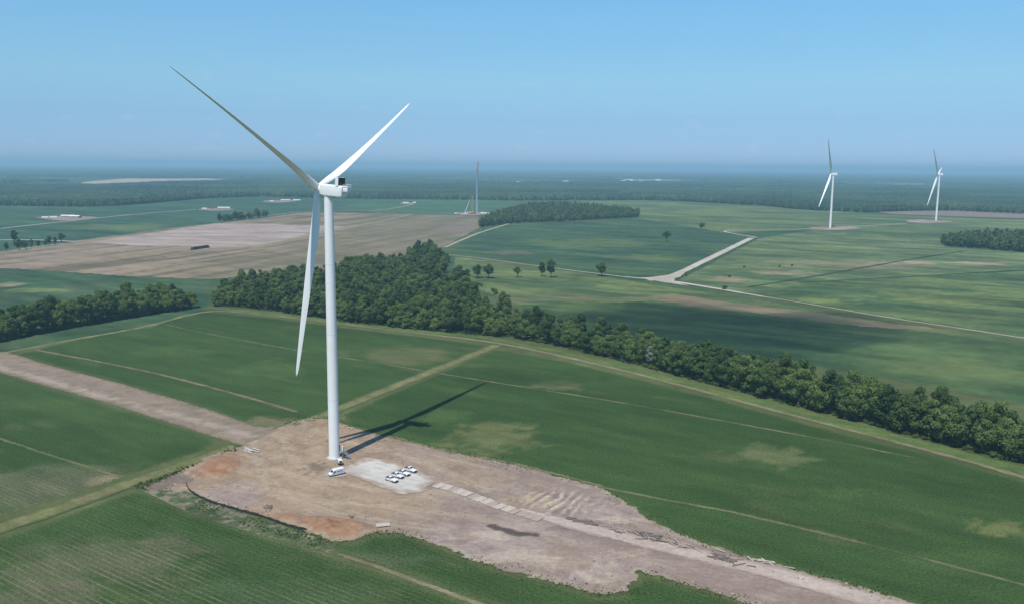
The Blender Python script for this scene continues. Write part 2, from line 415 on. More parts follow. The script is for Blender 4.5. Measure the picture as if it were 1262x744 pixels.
# the crop and weeds left between the pad and the field path
sheet('crop_field', GP([(300,647),(376,655),(404,668),(420,670),(436,669),(447,664),(456,658),(497,658),(517,666),(547,677),(606,701),(700,723),(737,735),(772,733),(768,726),(790,714),(786,705),(838,720),(923,746),(1010,770),(1240,852),(1180,900),(760,800),(600,742),(520,714),(440,686),(370,668)]), 1.0, 0.08,
      field_col([(ellipse(360,655,80,16,rough=.8,seed=23), np.array([.10,.12,.055]), .6), (ellipse(470,690,90,14,rough=.8,seed=24), np.array([.07,.10,.045]), .7), (ellipse(500,668,60,10,rough=.7,seed=25), GREEN*.85, .8)], seed=5, rows=.12), M_CROP, jit=1.2)

# ---- the bare construction pad, with real mounds and wheel ruts
_gr = segdist(GP([(560,606),(650,634),(790,666),(960,706),(1110,748),(1280,800)]))
e_or1 = [ellipse(*p, rough=.35, seed=s) for p, s in (((275,570,32,14),31), ((262,582,34,9),32))]
e_or2 = [ellipse(*p, rough=.35, seed=s) for p, s in (((388,648,52,15),33), ((420,652,44,14),34), ((350,640,24,9),35))]
e_tan = [ellipse(*p, rough=.5, seed=s) for p, s in (((400,545,80,34),36), ((370,585,90,26),37), ((470,620,100,18),38), ((560,570,60,12),39), ((590,590,60,14),40), ((660,618,50,9),41))]
e_gry = [ellipse(*p, rough=.5, seed=s) for p, s in (((290,610,50,20),42), ((620,665,120,30),43), ((720,620,90,24),44), ((730,700,70,24),45))]
_dkd = segdist(GP([(607,648),(622,653),(640,657.5),(658,659)]))
def e_dk(x, y):
    n = fbm(x / 3.0, y / 3.0, 46, 4, .6); return 1 - sstep(1.3, 2.0, _dkd(x, y) + (n - .5) * 3.0)
e_dk2 = ellipse(690,651,26,4,rough=.4,seed=47); e_dk3 = ellipse(388,578,20,10,rough=.8,seed=48)
_trk = [segdist(chaikin(GP(p), 3, False)) for p in (
    [(318,536),(335,548),(345,570),(360,592),(400,604),(440,612),(500,616),(560,614),(640,632)],
    [(325,533),(350,540),(360,560),(372,578),(410,592),(460,604),(520,606),(560,609)],
    [(312,541),(318,560),(322,585),(345,606),(395,618),(450,622),(520,628),(600,640),(700,668)],
    [(330,530),(370,540),(392,552),(396,575),(405,588)],
    [(300,560),(330,575),(380,592),(420,598)], [(250,600),(300,602),(350,612),(430,640),(500,645),(580,660),(680,690)],
    [(540,560),(600,578),(680,600),(740,622),(800,652)], [(430,545),(480,556),(540,575),(600,606)], [(600,690),(660,690),(720,690),(790,680)])]
def tyre_tracks(x, y):
    m = np.zeros(len(x)); n = fbm(x / 8, y / 8, 351, 3)
    for k, d in enumerate(_trk):
        q = d(x, y) + (fbm(x / 12, y / 12, 353 + k, 2) - .5) * 2.5
        m = np.maximum(m, np.exp(-((q - 1.1) / .55) ** 2) * (.45 + .9 * n) * (1 if k % 3 else -.0)); m = np.maximum(m, (q < 2.6) * .22)
    return np.clip(m, 0, 1)
e_red = ellipse(395,650,34,12,rough=.9,seed=49)
e_rip = ellipse(690,620,62,20,rough=.15,seed=50); e_lite = [ellipse(*p, rough=.9, seed=s) for p, s in (((640,685,60,8),51), ((600,660,50,7),52), ((735,705,34,18),53), ((690,695,50,7),54), ((770,640,40,5),55))]
RIPV = G(668, 600) - G(640, 620); RIPV /= np.linalg.norm(RIPV); RIPN = np.array([-RIPV[1], RIPV[0]])
def rip(x, y):
    w = fbm(x / 9, y / 9, 61, 3)
    s = np.sin((x * RIPN[0] + y * RIPN[1]) * 2 * np.pi / 3.4 + w * 9)
    k = fbm(x / 3.0, y / 3.0, 63, 3)
    return e_rip(x, y) * np.clip(s + (k - .5) * 2.2, -.3, 1) * sstep(.30, .5, w)
def pad_col(x, y, sd):
    n = fbm(x / 14, y / 14, 71, 5, .6); n3 = fbm(x / 3.2, y / 3.2, 73, 4, .6)
    u = x * ROWDIR[0] + y * ROWDIR[1]; v = x * ROWN[0] + y * ROWN[1]
    st = fbm(u / 22, v / 2.0, 75, 4, .6)
    c = np.tile(SOILC, (len(x), 1))
    c = mixc3(c, [.33,.26,.215], sstep(.42,.7,n)*.6)
    c = mixc3(c, [.315,.225,.145], (1 - sstep(G(440,590)[0], G(560,600)[0], x + (n - .5) * 30)) * .8)
    for e in e_tan: c = mixc3(c, TANDIRT, e(x, y) * .62)
    for e in e_tan[:3]: c = mixc3(c, [.33,.235,.145], e(x, y) * .65 * sstep(.3, .6, n))
    for e in e_gry: c = mixc3(c, [.29,.228,.205], e(x, y) * .85)
    for e in e_lite: c = mixc3(c, [.45,.37,.29], e(x, y) * .6)
    n6 = fbm(x / 5, y / 5, 77, 5, .65)
    for e in e_or1: c = mixc3(c, [.285,.14,.072], e(x, y) * (.65 + .35 * sstep(.35, .6, n6)))
    for e in e_or2: c = mixc3(c, [.30,.155,.08], e(x, y) * (.6 + .4 * sstep(.35, .6, n6)))
    c = mixc3(c, [.20,.095,.060], e_red(x, y) * sstep(.45,.65,n3) * .8)
    c = mixc3(c, [.42,.35,.27], sstep(.57, .74, st) * .28); c = mixc3(c, [.20,.15,.12], sstep(.56, .72, 1 - st) * .28)
    n6 = fbm(x / 5, y / 5, 77, 5, .65); c = mixc3(c, [.35,.285,.22], sstep(.57, .70, n6) * .30); c = mixc3(c, [.19,.145,.115], sstep(.58, .72, 1 - n6) * .40)
    tt = tyre_tracks(x, y); c = mixc3(c, [.43,.35,.25], tt * .5)
    c = mixc3(c, [.19,.135,.095], sstep(.50, .66, fbm(x / 7, y / 7, 361, 5, .62)) * .45 * sstep(.4, .6, n))
    c = mixc3(c, [.14,.105,.08], e_dk3(x, y) * .75); c = mixc3(c, [.15,.12,.10], e_dk2(x, y) * .6)
    c = mixc3(c, [.075,.060,.050], e_dk(x, y) * .92)
    rr = rip(x, y); c = mixc3(c, [.46,.385,.28], np.clip(rr, 0, 1) * .9); c = mixc3(c, [.17,.13,.105], np.clip(-rr * 3, 0, 1) * .6)
    yl = e_tan[5](x, y); c = mixc3(c, [.40,.32,.20], yl * sstep(.4, .7, n3) * .7)
    # dry crust and weeds by the rim
    c = mixc3(c, [.40,.36,.27], sstep(-2.2, -.8, sd) * sstep(.4,.6,n) * .6)
    c = mixc3(c, TANGRASS, sstep(-1.6, .0, sd + (n3 - .5) * 3) * .55)
    # wet haul-road margin and the tongue west of the silt fence
    w = G(205, 592); c = mixc3(c, [.15,.12,.105], (1 - sstep(6, 13, np.hypot(x - w[0], y - w[1]) + (n3 - .5) * 10)) * .8)
    return rgba(c * (0.90 + .2 * n3)[:, None])
_tb = G(412, 566); _gv = GP([(440,567),(474,567),(530,587),(537,594),(498,609),(470,601),(428,582)])
def pad_z(x, y, sd):
    flat = np.clip(np.hypot(x - _tb[0], y - _tb[1]) / 16 - .5, 0, 1)
    s2, _ = sdist(np.stack([x, y], 1), _gv); flat = flat * np.clip(s2 / 6, 0, 1) * np.clip(_gr(x, y) / 8 - .6, 0, 1)
    n = fbm(x / 6, y / 6, 81, 4, .55)
    z = (n - .5) * .22 * flat
    for e in e_or1: z = z + e(x, y) * 1.0
    for e in e_or2: z = z + e(x, y) * .9
    z = z + (e_or2[0](x, y) + e_or2[1](x, y)) * (fbm(x / 2.2, y / 2.2, 83, 3) - .5) * 1.3
    z = z + rip(x, y) * .30 - e_dk(x, y) * .06
    z = z + e_dk3(x, y) * fbm(x / 2, y / 2, 85, 3) * .6
    return np.maximum(z * sstep(0, -3, sd), -.09)
sheet('construction_pad', PAD, 0.75, 0.16, pad_col, M_SOIL, jit=1.7, zf=pad_z, seed=4, step=.8)

def const_col(c, amt=.25, alt=None, altamt=.6, sc=5.0, seed=0, edge=None, edgeamt=.5):
    c = np.array(c)
    def f(x, y, s):
        n = fbm(x / sc, y / sc, seed + 90, 4, .6)
        k = np.tile(c, (len(x), 1)) * (1 - amt + 2 * amt * n)[:, None]
        if alt is not None: k = mixc3(k, alt, sstep(.45, .7, fbm(x / (sc * 2), y / (sc * 2), seed + 95, 4)) * altamt)
        if edge is not None: k = mixc3(k, edge, sstep(.5, 1.0, np.abs(s)) * edgeamt)
        return rgba(k)
    return f
gp = sheet('gravel_hardstand', (GP([(438,567),(452,564),(474,566),(505,577),(531,587),(539,594),(520,604),(498,610),(484,606),(468,601),(440,589),(428,585),(412,590),(398,588),(404,580),(424,576)])), 0.6, 0.30,
      lambda x, y, s: rgba(mixc3(mixc3(mixc3(np.tile([.50,.47,.425], (len(x), 1)) * (.85 + .3 * fbm(x/3, y/3, 101, 4))[:, None], [.33,.27,.21], sstep(.5,.75, fbm(x/7, y/7, 103, 4)) * .5), [.30,.28,.26], sstep(.58,.68, fbm((x*ROWN[0]+y*ROWN[1])/1.2, (x*ROWDIR[0]+y*ROWDIR[1])/9, 105, 3))*.45), [.31,.235,.17], sstep(-4.0, -.2, s + (fbm(x/2.5, y/2.5, 107, 4) - .5) * 5) * .9)), M_GRAVEL, jit=2.4, step=1.2)
ribbon('haul_road', GP([(640,628),(700,645),(790,667),(880,688),(960,707),(1110,750),(1290,802)]), [4,7,8,8.5,9,9.5,10], 0.235,
       const_col([.42,.345,.29], .14, [.34,.27,.225], .5, 4.0, 1, edge=[.29,.22,.19], edgeamt=.95), M_SOIL, jit=.9, step=1.2, cross=12)
# western haul track
sheet('haul_track', chaikin(GP([(-120,412),(-30,430),(22,436),(60,450),(150,472),(230,496),(292,516),(322,528),(358,520),(350,540),(325,553),(300,550),(272,541),(215,523),(150,502),(70,479),(0,459),(-120,424)]), 1), 1.0, 0.10,
      lambda x, y, s: rgba(mixc3(mixc3(np.tile([.245,.188,.143], (len(x), 1)) * (.82 + .36 * fbm(x/5, y/5, 111, 4))[:, None], [.36,.295,.24], (1 - sstep(1.0, 4.0, segdist(GP([(-100,422),(0,452),(130,489),(220,512),(310,537)]))(x, y) + (fbm(x/4, y/4, 113, 3) - .5) * 3)) * .65), [.15,.135,.085], np.clip(sstep(.52,.68, fbm(x/5, y/5, 115, 4)) * .5 + sstep(-2.6, -.2, s + (fbm(x/3, y/3, 116, 4) - .5) * 4) * .75, 0, 1))), M_SOIL, jit=.8, seed=6, step=3)

sheet('rough_grass', GP([(166,602),(232,600),(240,610),(260,621),(299,632),(340,645),(378,656),(404,669),(430,690),(440,692),(370,672),(300,653),(240,634),(180,606)]), .8, .13,
      lambda x, y, s: rgba(mixc3(mixc3(np.tile([.085,.105,.05], (len(x), 1)) * (.6 + .8 * fbm(x/1.5, y/1.5, 117, 4))[:, None], [.24,.20,.15], sstep(.5,.62, fbm(x/4, y/4, 118, 5, .6)) * .75), [.035,.07,.022], sstep(.52,.62, fbm(x/3, y/3, 119, 5, .65)) * .7)), M_VERGE, jit=.8, seed=7)
# grassy ditch banks and thin tracks
VG = const_col([.145,.150,.060], .30, [.21,.18,.095], .7, 3.0, 2)
def verge_cols(x, y, s):
    c = VG(x, y, s)[:, :3]; c = mixc3(c, [.045,.085,.028], sstep(.35, .95, -s) * .85); c = mixc3(c, [.06,.095,.032], sstep(.55, .95, s) * .7)
    return rgba(c)
ribbon('grass_verge', GP([(-160,705),(0,651),(70,628),(155,597),(230,572),(292,550)]), 9.0, 0.14, verge_cols, M_VERGE, jit=.7, step=1.2, cross=8)
ribbon('grass_verge', GP([(338,529),(352,524.5),(398,512),(425,500),(520,462),(612,425)]), [4,6,8,8,8.5,9], 0.14, lambda x, y, s: verge_cols(x, y, -s), M_VERGE, jit=.8, step=1.4, cross=8)
TR = const_col([.20,.175,.10], .25, [.12,.14,.058], .8, 5.0, 3, edge=[.10,.135,.05], edgeamt=.7)
TRACKPX = [(-160,463),(0,436),(90,418),(180,403),(254,381),(330,388),(430,400),(520,411),(610,421),(700,440),(780,459),(880,485),(1000,517),(1130,550),(1262,587),(1420,634),(1700,715)]
ribbon('field_track', GP(TRACKPX), 4.4, 0.11, TR, M_VERGE, jit=.7, step=2.2, cross=6)
ribbon('weedy_strip', GP([(254,379),(330,386),(430,397.5),(520,408),(612,418),(700,436),(780,455),(880,481),(1000,512.5),(1130,545),(1262,580),(1420,624)]), [7,7,8,8,8,8,8,8,9,9,9,9], 0.13, const_col([.085,.135,.040], .3, [.13,.165,.055], .7, 4.0, 33, edge=[.10,.125,.05], edgeamt=.4), M_VERGE, jit=1.0, step=2, cross=6)
LN = const_col([.15,.145,.075], .25, [.05,.085,.03], .8, 5.0, 4)
LNR = const_col([.19,.145,.10], .25, [.07,.09,.04], .7, 5.0, 5)
ribbon('wheel_path', GP([(45,431),(120,445),(190,459),(280,482),(365,507)]), 2.2, 0.09, LNR, M_VERGE, jit=.5, step=1.6, smoothit=1)
ribbon('wheel_path', GP([(195,398),(290,418),(400,437),(520,456),(560,463),(680,482),(780,498),(900,520),(1030,544),(1128,564)]), 1.5, 0.10, LN, M_VERGE, jit=.45, step=1.6)
ribbon('wheel_path', GP([(742,600),(800,612),(880,626),(950,641),(1100,678),(1262,720),(1450,772)]), 1.5, 0.10, LN, M_VERGE, jit=.45, step=1.4)
ribbon('wheel_path', GP([(-40,526),(0,540),(60,560),(150,588)]), 1.4, 0.10, const_col([.10,.13,.05], .3, [.17,.15,.08], .5, 4, 6), M_VERGE, jit=.4, step=1.4)
ribbon('wheel_path', GP([(176,603),(240,632),(300,651),(370,670),(440,689),(520,718),(590,744),(760,806)]), 1.7, 0.12, const_col([.19,.17,.10], .25, [.10,.115,.055], .6, 3, 7), M_VERGE, jit=.4, step=1.2)
ribbon('grass_verge', GP([(428,524),(500,543),(560,557.5),(640,572),(700,588),(744,600)]), 2.0, 0.20, const_col([.16,.15,.08], .3, [.05,.08,.03], .7, 2.5, 8), M_VERGE, jit=.6, step=1.0)

# ---- fields beyond the tree belt
FG = np.array([.048,.088,.036]); FGL = np.array([.135,.168,.056]); FTAN = np.array([.25,.20,.125])
def far_field(name, px, base, light, seed, scale, cell, z, patches=(), tan=.12, streak=.8, jit=4, mat=None):
    return sheet(name, GP(px), cell, z, field_col(patches, np.array(base), np.array(light), seed=seed, scale=scale, streak=streak, tan=tan), mat or M_FARCROP, jit=jit, seed=seed, step=cell * 2)
# field behind the right belt up to the tan strip
far_field('far_crop_field', [(640,376),(790,372),(900,383),(1066,399),(1262,424),(1500,455),(1500,560),(1262,500),(1000,450),(800,425),(660,412)], [.036,.078,.030], [.085,.130,.045], 21, 40, 5, .10,
          [(ellipse(1180,455,90,20,rough=.7,seed=121), FGL, .5)])
far_field('far_crop_field', [(560,316),(640,326),(760,343),(850,358),(940,370),(1060,392),(1262,417),(1262,424),(1066,399),(900,383),(790,372),(640,376),(600,360),(560,345)], [.068,.108,.043], [.140,.172,.062], 22, 30, 5, .10,
          [(ellipse(690,350,80,10,rough=.7,seed=122), FG, .6), (ellipse(800,352,60,7,rough=.8,seed=123), FGL, .7)])
far_field('far_crop_field', [(560,306),(592,283),(630,276),(785,270),(905,289),(920,292),(826,341),(760,337),(690,327)], [.040,.084,.043], [.070,.118,.048], 23, 45, 7, .10,
          [(ellipse(625,312,40,4,rough=.9,seed=124), FTAN, .35), (ellipse(720,300,80,7,rough=.9,seed=125), FGL, .5), (ellipse(660,325,22,4,rough=.8,seed=126), FTAN, .4), (ellipse(800,318,70,5,rough=.9,seed=127), FGL, .5)])
far_field('far_crop_field', [(640,248),(790,247),(842,249),(955,255),(1075,264),(1180,268),(1262,271),(1420,276),(1420,300),(1262,292),(1165,300),(1000,284),(892,287),(786,269),(785,262),(700,252)], [.072,.118,.046], [.160,.190,.070], 24, 70, 12, .10,
          [(ellipse(880,262,80,5,rough=.9,seed=128), FGL*1.1, .7), (ellipse(1130,290,90,5,rough=.9,seed=129), FG, .7)])
far_field('far_crop_field', [(935,294),(1000,284),(1165,300),(1165,304),(1262,312),(1420,326),(1420,352),(1262,334),(1000,350),(940,363),(840,350),(838,345)], [.078,.122,.052], [.170,.205,.085], 25, 38, 6, .10,
          [(ellipse(1035,325,110,7,rough=.8,seed=130), FTAN, .45), (ellipse(970,336,50,4,rough=.8,seed=131), FTAN*1.1, .7), (ellipse(1090,325,34,3,rough=.7,seed=132), FTAN*1.15, .8), (ellipse(1130,324,28,2.6,rough=.6,seed=133), FTAN*1.2, .9), (ellipse(1205,325,40,3,rough=.7,seed=134), FTAN*1.2, .85), (ellipse(900,345,28,5,rough=.7,seed=135), FTAN, .7), (ellipse(1000,305,60,4,rough=.9,seed=136), FGL, .8)])
far_field('far_crop_field', [(940,363),(983,349),(1262,334),(1420,352),(1420,440),(1262,414),(1096,391)], [.050,.094,.038], [.125,.165,.056], 26, 34, 6, .12,
          [(ellipse(1010,371,60,4,rough=.8,seed=137), FGL*1.2, .9), (ellipse(1180,372,70,5,rough=.8,seed=138), FGL, .9), (ellipse(1100,355,60,3,rough=.8,seed=139), FG*.8, .6)])
# bare tan strip south of the white road
far_field('bare_strip', [(790,368),(830,362),(880,369),(940,377),(1066,393),(1140,403),(1170,410),(1060,402),(930,386),(850,377)], [.22,.165,.105], [.13,.145,.065], 27, 12, 3, .16, tan=.3, jit=7, mat=M_FARSOIL)
far_field('bare_strip', [(620,367.5),(700,366),(800,366),(860,366),(860,369),(800,369.5),(700,370),(620,372)], [.15,.14,.075], [.08,.115,.05], 28, 12, 3, .15, tan=.3, jit=4, mat=M_FARSOIL)
far_field('bare_strip', [(1081,261.5),(1120,260.5),(1170,260),(1262,264),(1420,270),(1420,277),(1262,269.5),(1179,266.8),(1100,264)], [.24,.165,.15], [.20,.16,.12], 29, 60, 10, .16, tan=.2, jit=4, mat=M_FARSOIL)

# left: green crop, then the big tan stubble field with its pale ploughed middle, then green again
far_field('far_crop_field', [(-200,330),(0,331),(157,341),(258,345),(262,372),(250,385),(180,405),(0,434),(-200,462)], [.034,.080,.038], [.065,.105,.048], 31, 40, 5, .09,
          [(ellipse(10,351,28,4,rough=.6,seed=141), FTAN, .7), (ellipse(50,358,60,4,rough=.8,seed=142), FGL*1.2, .7)])
def stub_col(x, y, sd):
    u = x * ROWDIR[0] + y * ROWDIR[1]
    a = G(330, 318) - G(200, 340); a /= np.linalg.norm(a); v = -x * a[1] + y * a[0]; uu = x * a[0] + y * a[1]
    n = fbm(uu / 160, v / 14, 151, 4, .6); n2 = fbm(x / 120, y / 120, 153, 4)
    c = np.tile([.255,.196,.122], (len(x), 1)); c = mixc3(c, [.115,.100,.062], sstep(.45, .62, n) * .85); c = mixc3(c, [.26,.205,.165], sstep(.5, .7, 1 - n) * .6)
    right = sstep(G(300,300)[0], G(430,290)[0], x + (n2 - .5) * 80)
    c = mixc3(c, [.155,.145,.085], right * .55)
    c = mixc3(c, [.21,.16,.13], ellipse(570,283,40,7,rough=.6,seed=155)(x, y) * .7)
    c = mixc3(c, [.29,.225,.19], (1 - sstep(0, 40, segdist(GP([(20,316),(120,306),(240,305)]))(x, y))) * .45)
    return rgba(c)
sheet('stubble_field', GP([(-200,333),(0,311),(45,304.5),(94,297.5),(196,284),(272,274.5),(300,272),(376,262),(470,263),(589,266.5),(592,280),(551,302),(530,318),(446,330),(355,338),(258,344.5),(157,340.5),(0,330.5),(-200,352)]), 6, .12, stub_col, M_FARSOIL, jit=3, seed=33, step=12)
sheet('ploughed_field', GP([(112,299),(180,288.5),(269,275.5),(320,276),(425,279.6),(400,284),(345,297),(320,302),(300,304.5),(260,306),(237,303.5),(160,302.5)]), 6, .20,
      lambda x, y, s: rgba(mixc3(np.tile([.36,.285,.245], (len(x), 1)) * (.85 + .3 * fbm(x/60, y/60, 161, 4))[:, None], [.25,.195,.155], sstep(.5,.68, fbm(x/90, y/20, 163, 4)) * .6)), M_FARSOIL, jit=5, seed=34, step=12)
far_field('far_crop_field', [(-300,262),(0,254),(105,255.5),(175,252),(251,245),(320,243),(400,245),(460,246),(415,256),(467,262),(376,261.5),(300,271.5),(272,274),(196,283.5),(94,297),(45,304),(0,310.5),(-300,345)], [.040,.090,.052], [.060,.112,.058], 35, 90, 12, .09,
          [(ellipse(150,280,90,6,rough=.9,seed=165), FGL, .5)])
far_field('far_crop_field', [(415,256),(460,246),(590,246.5),(640,248),(592,266),(467,262)], [.058,.122,.060], [.07,.13,.06], 36, 120, 12, .11, tan=.05)

# ---- white gravel roads
WR = const_col([.48,.44,.38], .15, [.36,.31,.25], .55, 7, 11, edge=[.34,.30,.22], edgeamt=.6); WR2 = const_col([.38,.33,.265], .18, [.27,.23,.165], .6, 8, 12, edge=[.22,.21,.12], edgeamt=.7)
def road(px, w, z=.24, c=WR, jit=.5, step=6, name='gravel_road'): return ribbon(name, GP(px), w, z, c, M_GRAVEL, jit=jit, step=step, cross=4)
road([(800,346),(826,342),(870,321),(926,293.5)], [7,9,11,11], .26)
road([(933,293),(915,290),(889,285.5),(900,284)], [7,5,5,5], .24)
road([(900,284.5),(998,282.3),(1060,279),(1118,275.6)], 5, .22)
road([(770,341.5),(800,344),(826,346.5),(880,355),(940,365.5)], [5,7,9,7,4.5], .25)
road([(940,365.5),(1000,375),(1096,391.5),(1180,404),(1262,416.5),(1420,440)], 3.2, .22, WR2)
road([(548,314),(590,318),(640,325),(700,333),(770,341.5)], 4.0, .23, WR2)
road([(549,305),(562,299),(590,287),(627,276)], 6, .24, WR2, step=8)
road([(0,282),(77,273.6),(157,265),(241,258.6)], 9, .24, WR2, step=15)
road([(94,298),(60,296.5),(30,295.5),(-60,297)], 8, .26, WR, step=8)
road([(330,266),(375,261.2),(420,259.8),(470,260),(510,252)], 7, .26, WR2, step=12)
road([(310,305),(345,297),(425,281),(480,271),(509,264)], 5, .27, WR2, step=10)
sheet('road_junction', chaikin(GP([(786,343),(806,341.5),(830,338),(846,331),(842,340),(828,345),(838,350),(858,354),(830,350)]), 1), 2.0, .28, WR, M_GRAVEL, jit=.8)
ribbon('field_edge', GP([(94,297.3),(196,283.8),(272,274.6),(300,272)]), 4, .22, const_col([.30,.25,.19], .3, [.06,.08,.05], .8, 18, 13), M_FARSOIL, jit=1.5, step=8)
ribbon('field_edge', GP([(0,310.7),(45,304.6),(80,300)]), 5, .22, const_col([.34,.29,.23], .3, None, 0, 18, 14), M_FARSOIL, jit=1.5, step=8)
for px in ([(983,348.5),(1060,344.5),(1160,339),(1262,333),(1420,324)], [(923,354),(980,345),(1040,334.5),(1120,320),(1190,309.5)]):
    ribbon('drainage_ditch', GP(px), 5, .24, const_col([.022,.055,.022], .3, [.06,.085,.04], .6, 14, 15), M_FARCROP, jit=1.5, step=8)
# turbine pads, far construction sites
PADC = const_col([.27,.20,.165], .2, [.38,.32,.27], .6, 14, 16)
def far_pad(px, seed): sheet('construction_pad', chaikin(GP(px), 1), 5, .30, PADC, M_FARSOIL, jit=9, seed=seed, step=9)
far_pad([(990,282),(1008,280),(1030,279.5),(1052,279.8),(1063,282),(1045,284),(1010,284.2)], 51)
far_pad([(1113,273),(1126,270.6),(1150,271.4),(1180,273.2),(1160,274.8),(1135,276)], 52)
far_pad([(560,263.5),(575,261.5),(596,261.5),(604,263),(594,265.5),(570,265.8)], 53)
far_pad([(40,268.5),(60,267),(78,266.5),(118,267.5),(122,269),(95,272),(70,272.5)], 54)
far_pad([(240,258.5),(262,256.5),(292,257.5),(270,260.5)], 55)
far_pad([(320,248),(345,246.6),(372,247.4),(350,249.8),(330,250)], 56)
far_pad([(488,251),(502,249.6),(515,250.5),(505,252.6)], 57)
print('ground done')

# ------------------------------------------------------------------ foliage
def leaf_mat(name, dark, light, trans=0.38):
    m, t = new_mat(name); Lk = t.links.new
    out = N(t, 'ShaderNodeOutputMaterial'); d = N(t, 'ShaderNodeBsdfDiffuse'); tr = N(t, 'ShaderNodeBsdfTranslucent'); mx = N(t, 'ShaderNodeMixShader'); mx.inputs[0].default_value = trans
    oi = N(t, 'ShaderNodeObjectInfo'); geo = N(t, 'ShaderNodeNewGeometry'); tcn = N(t, 'ShaderNodeTexCoord')
    nz = N(t, 'ShaderNodeTexNoise'); nz.inputs['Scale'].default_value = 0.28; nz.inputs['Detail'].default_value = 3
    Lk(tcn.outputs['Object'], nz.inputs['Vector'])
    a = N(t, 'ShaderNodeMath', operation='MULTIPLY_ADD'); a.inputs[1].default_value = 0.75; Lk(oi.outputs['Random'], a.inputs[0])
    b = N(t, 'ShaderNodeMath', operation='MULTIPLY_ADD'); b.inputs[1].default_value = 0.9; b.inputs[2].default_value = -0.30; Lk(nz.outputs[0], b.inputs[0]); Lk(b.outputs[0], a.inputs[2])
    c = N(t, 'ShaderNodeMath', operation='MULTIPLY_ADD'); c.inputs[1].default_value = 0.35; Lk(geo.outputs['Random Per Island'], c.inputs[0]); Lk(a.outputs[0], c.inputs[2])
    mc = N(t, 'ShaderNodeMix', data_type='RGBA'); mc.inputs[6].default_value = (*dark, 1); mc.inputs[7].default_value = (*light, 1); mc.clamp_factor = True
    Lk(c.outputs[0], mc.inputs[0]); Lk(mc.outputs[2], d.inputs[0]); Lk(mc.outputs[2], tr.inputs[0])
    Lk(d.outputs[0], mx.inputs[1]); Lk(tr.outputs[0], mx.inputs[2]); Lk(mx.outputs[0], out.inputs[0])
    return m
M_LEAF = leaf_mat('broadleaf', (0.042, 0.084, 0.030), (0.180, 0.255, 0.080))
M_LEAFD = leaf_mat('dark_leaf', (0.038, 0.076, 0.032), (0.125, 0.190, 0.068))
M_LEAFY = leaf_mat('light_leaf', (0.060, 0.110, 0.034), (0.215, 0.285, 0.085))
M_SHRUB = leaf_mat('shrub_leaf', (0.06, 0.115, 0.028), (0.15, 0.21, 0.055))
M_DEAD = leaf_mat('dead_twigs', (0.17, 0.19, 0.15), (0.27, 0.29, 0.24), 0.1)
M_BARK = solid('bark', (0.12, 0.10, 0.08), rough=.9, var=.25, scale=3)

def leaf_quads(cent, nrm, size, rng):
    n = len(cent)
    a = rng.normal(size=(n, 3)); a -= (a * nrm).sum(1)[:, None] * nrm; a /= np.linalg.norm(a, axis=1)[:, None] + 1e-9
    b = np.cross(nrm, a)
    s = size[:, None]
    k = rng.uniform(.6, 1.0, (n, 1))
    V = np.stack([cent - a * s - b * s * k, cent + a * s - b * s * k * .6, cent + a * s * .8 + b * s * k, cent - a * s * .7 + b * s * k * .9], 1).reshape(-1, 3)
    F = np.arange(n * 4).reshape(n, 4)
    return V, F
def crown(seed, H, rad, base, nclump, nleaf, leaf, top_bias=.5, droop=0.0, fill=.2):
    """leaf-sized faces spread over lumpy clumps that fill an uneven crown"""
    rng = np.random.default_rng(seed)
    cz = (H + base) / 2; hz = (H - base) / 2
    C = []; 
    for i in range(nclump):
        u = rng.normal(size=3); u /= np.linalg.norm(u); r = rng.uniform(.45, .82)
        p = np.array([u[0] * rad * r, u[1] * rad * r, cz + u[2] * hz * r])
        k = rng.uniform(.26, .46) * rad * (1.0 if abs(u[2]) < .7 else .85)
        C.append((p, k))
    C.append((np.array([0, 0, cz]), rad * .55)); C.append((np.array([rng.normal() * rad * .12, rng.normal() * rad * .12, H - rad * .4]), rad * .38))
    cents = []; nr = []
    per = nleaf // len(C)
    for p, k in C:
        d = rng.normal(size=(per, 3)); d[:, 2] += top_bias; d /= np.linalg.norm(d, axis=1)[:, None]
        rr = k * np.where(rng.random(per) < fill, rng.uniform(.3, .9, per), rng.uniform(.85, 1.12, per))
        q = p + d * rr[:, None] * np.array([1, 1, .85])
        nn = d + rng.normal(size=(per, 3)) * .55; nn /= np.linalg.norm(nn, axis=1)[:, None]
        cents.append(q); nr.append(nn)
    cents = np.vstack(cents); nr = np.vstack(nr)
    m = cents[:, 2] > base * .6 + .3; cents = cents[m]; nr = nr[m]
    return leaf_quads(cents, nr, rng.uniform(.6, 1.15, len(cents)) * leaf, rng)
def trunk_mesh(name, seed, H, base, r):
    rng = random.Random(seed); mb = MB()
    top = Vector((rng.uniform(-.4, .4), rng.uniform(-.4, .4), H * .72))
    mid = Vector((rng.uniform(-.2, .2), rng.uniform(-.2, .2), max(base, 2.0)))
    mb.tube((0, 0, -.3), mid, r, r * .75, 7); mb.tube(mid, top, r * .75, r * .22, 6)
    for i in range(7):
        f = rng.uniform(.05, .8); p = mid.lerp(top, f); a = rng.uniform(0, 6.28); l = H * rng.uniform(.18, .30)
        mb.tube(p, p + Vector((math.cos(a) * l, math.sin(a) * l, l * rng.uniform(.5, 1.0))), r * .32, r * .08, 5)
    for f in mb.bm.faces: f.smooth = True
    me = bpy.data.meshes.new(name); bmesh.ops.recalc_face_normals(mb.bm, faces=mb.bm.faces); mb.bm.to_mesh(me); mb.bm.free(); me.materials.append(M_BARK)
    return me
PROTO = []   # (crown mesh, trunk mesh, nominal height)
specs = [(16, 5.4, .9), (18, 6.2, 1.3), (14, 5.2, .6), (20, 5.2, 1.6), (15.5, 6.4, .9), (12, 4.4, .5), (18.5, 4.6, 1.4), (11, 4.8, .5), (20, 6.4, 1.8), (15, 4.2, .9)]
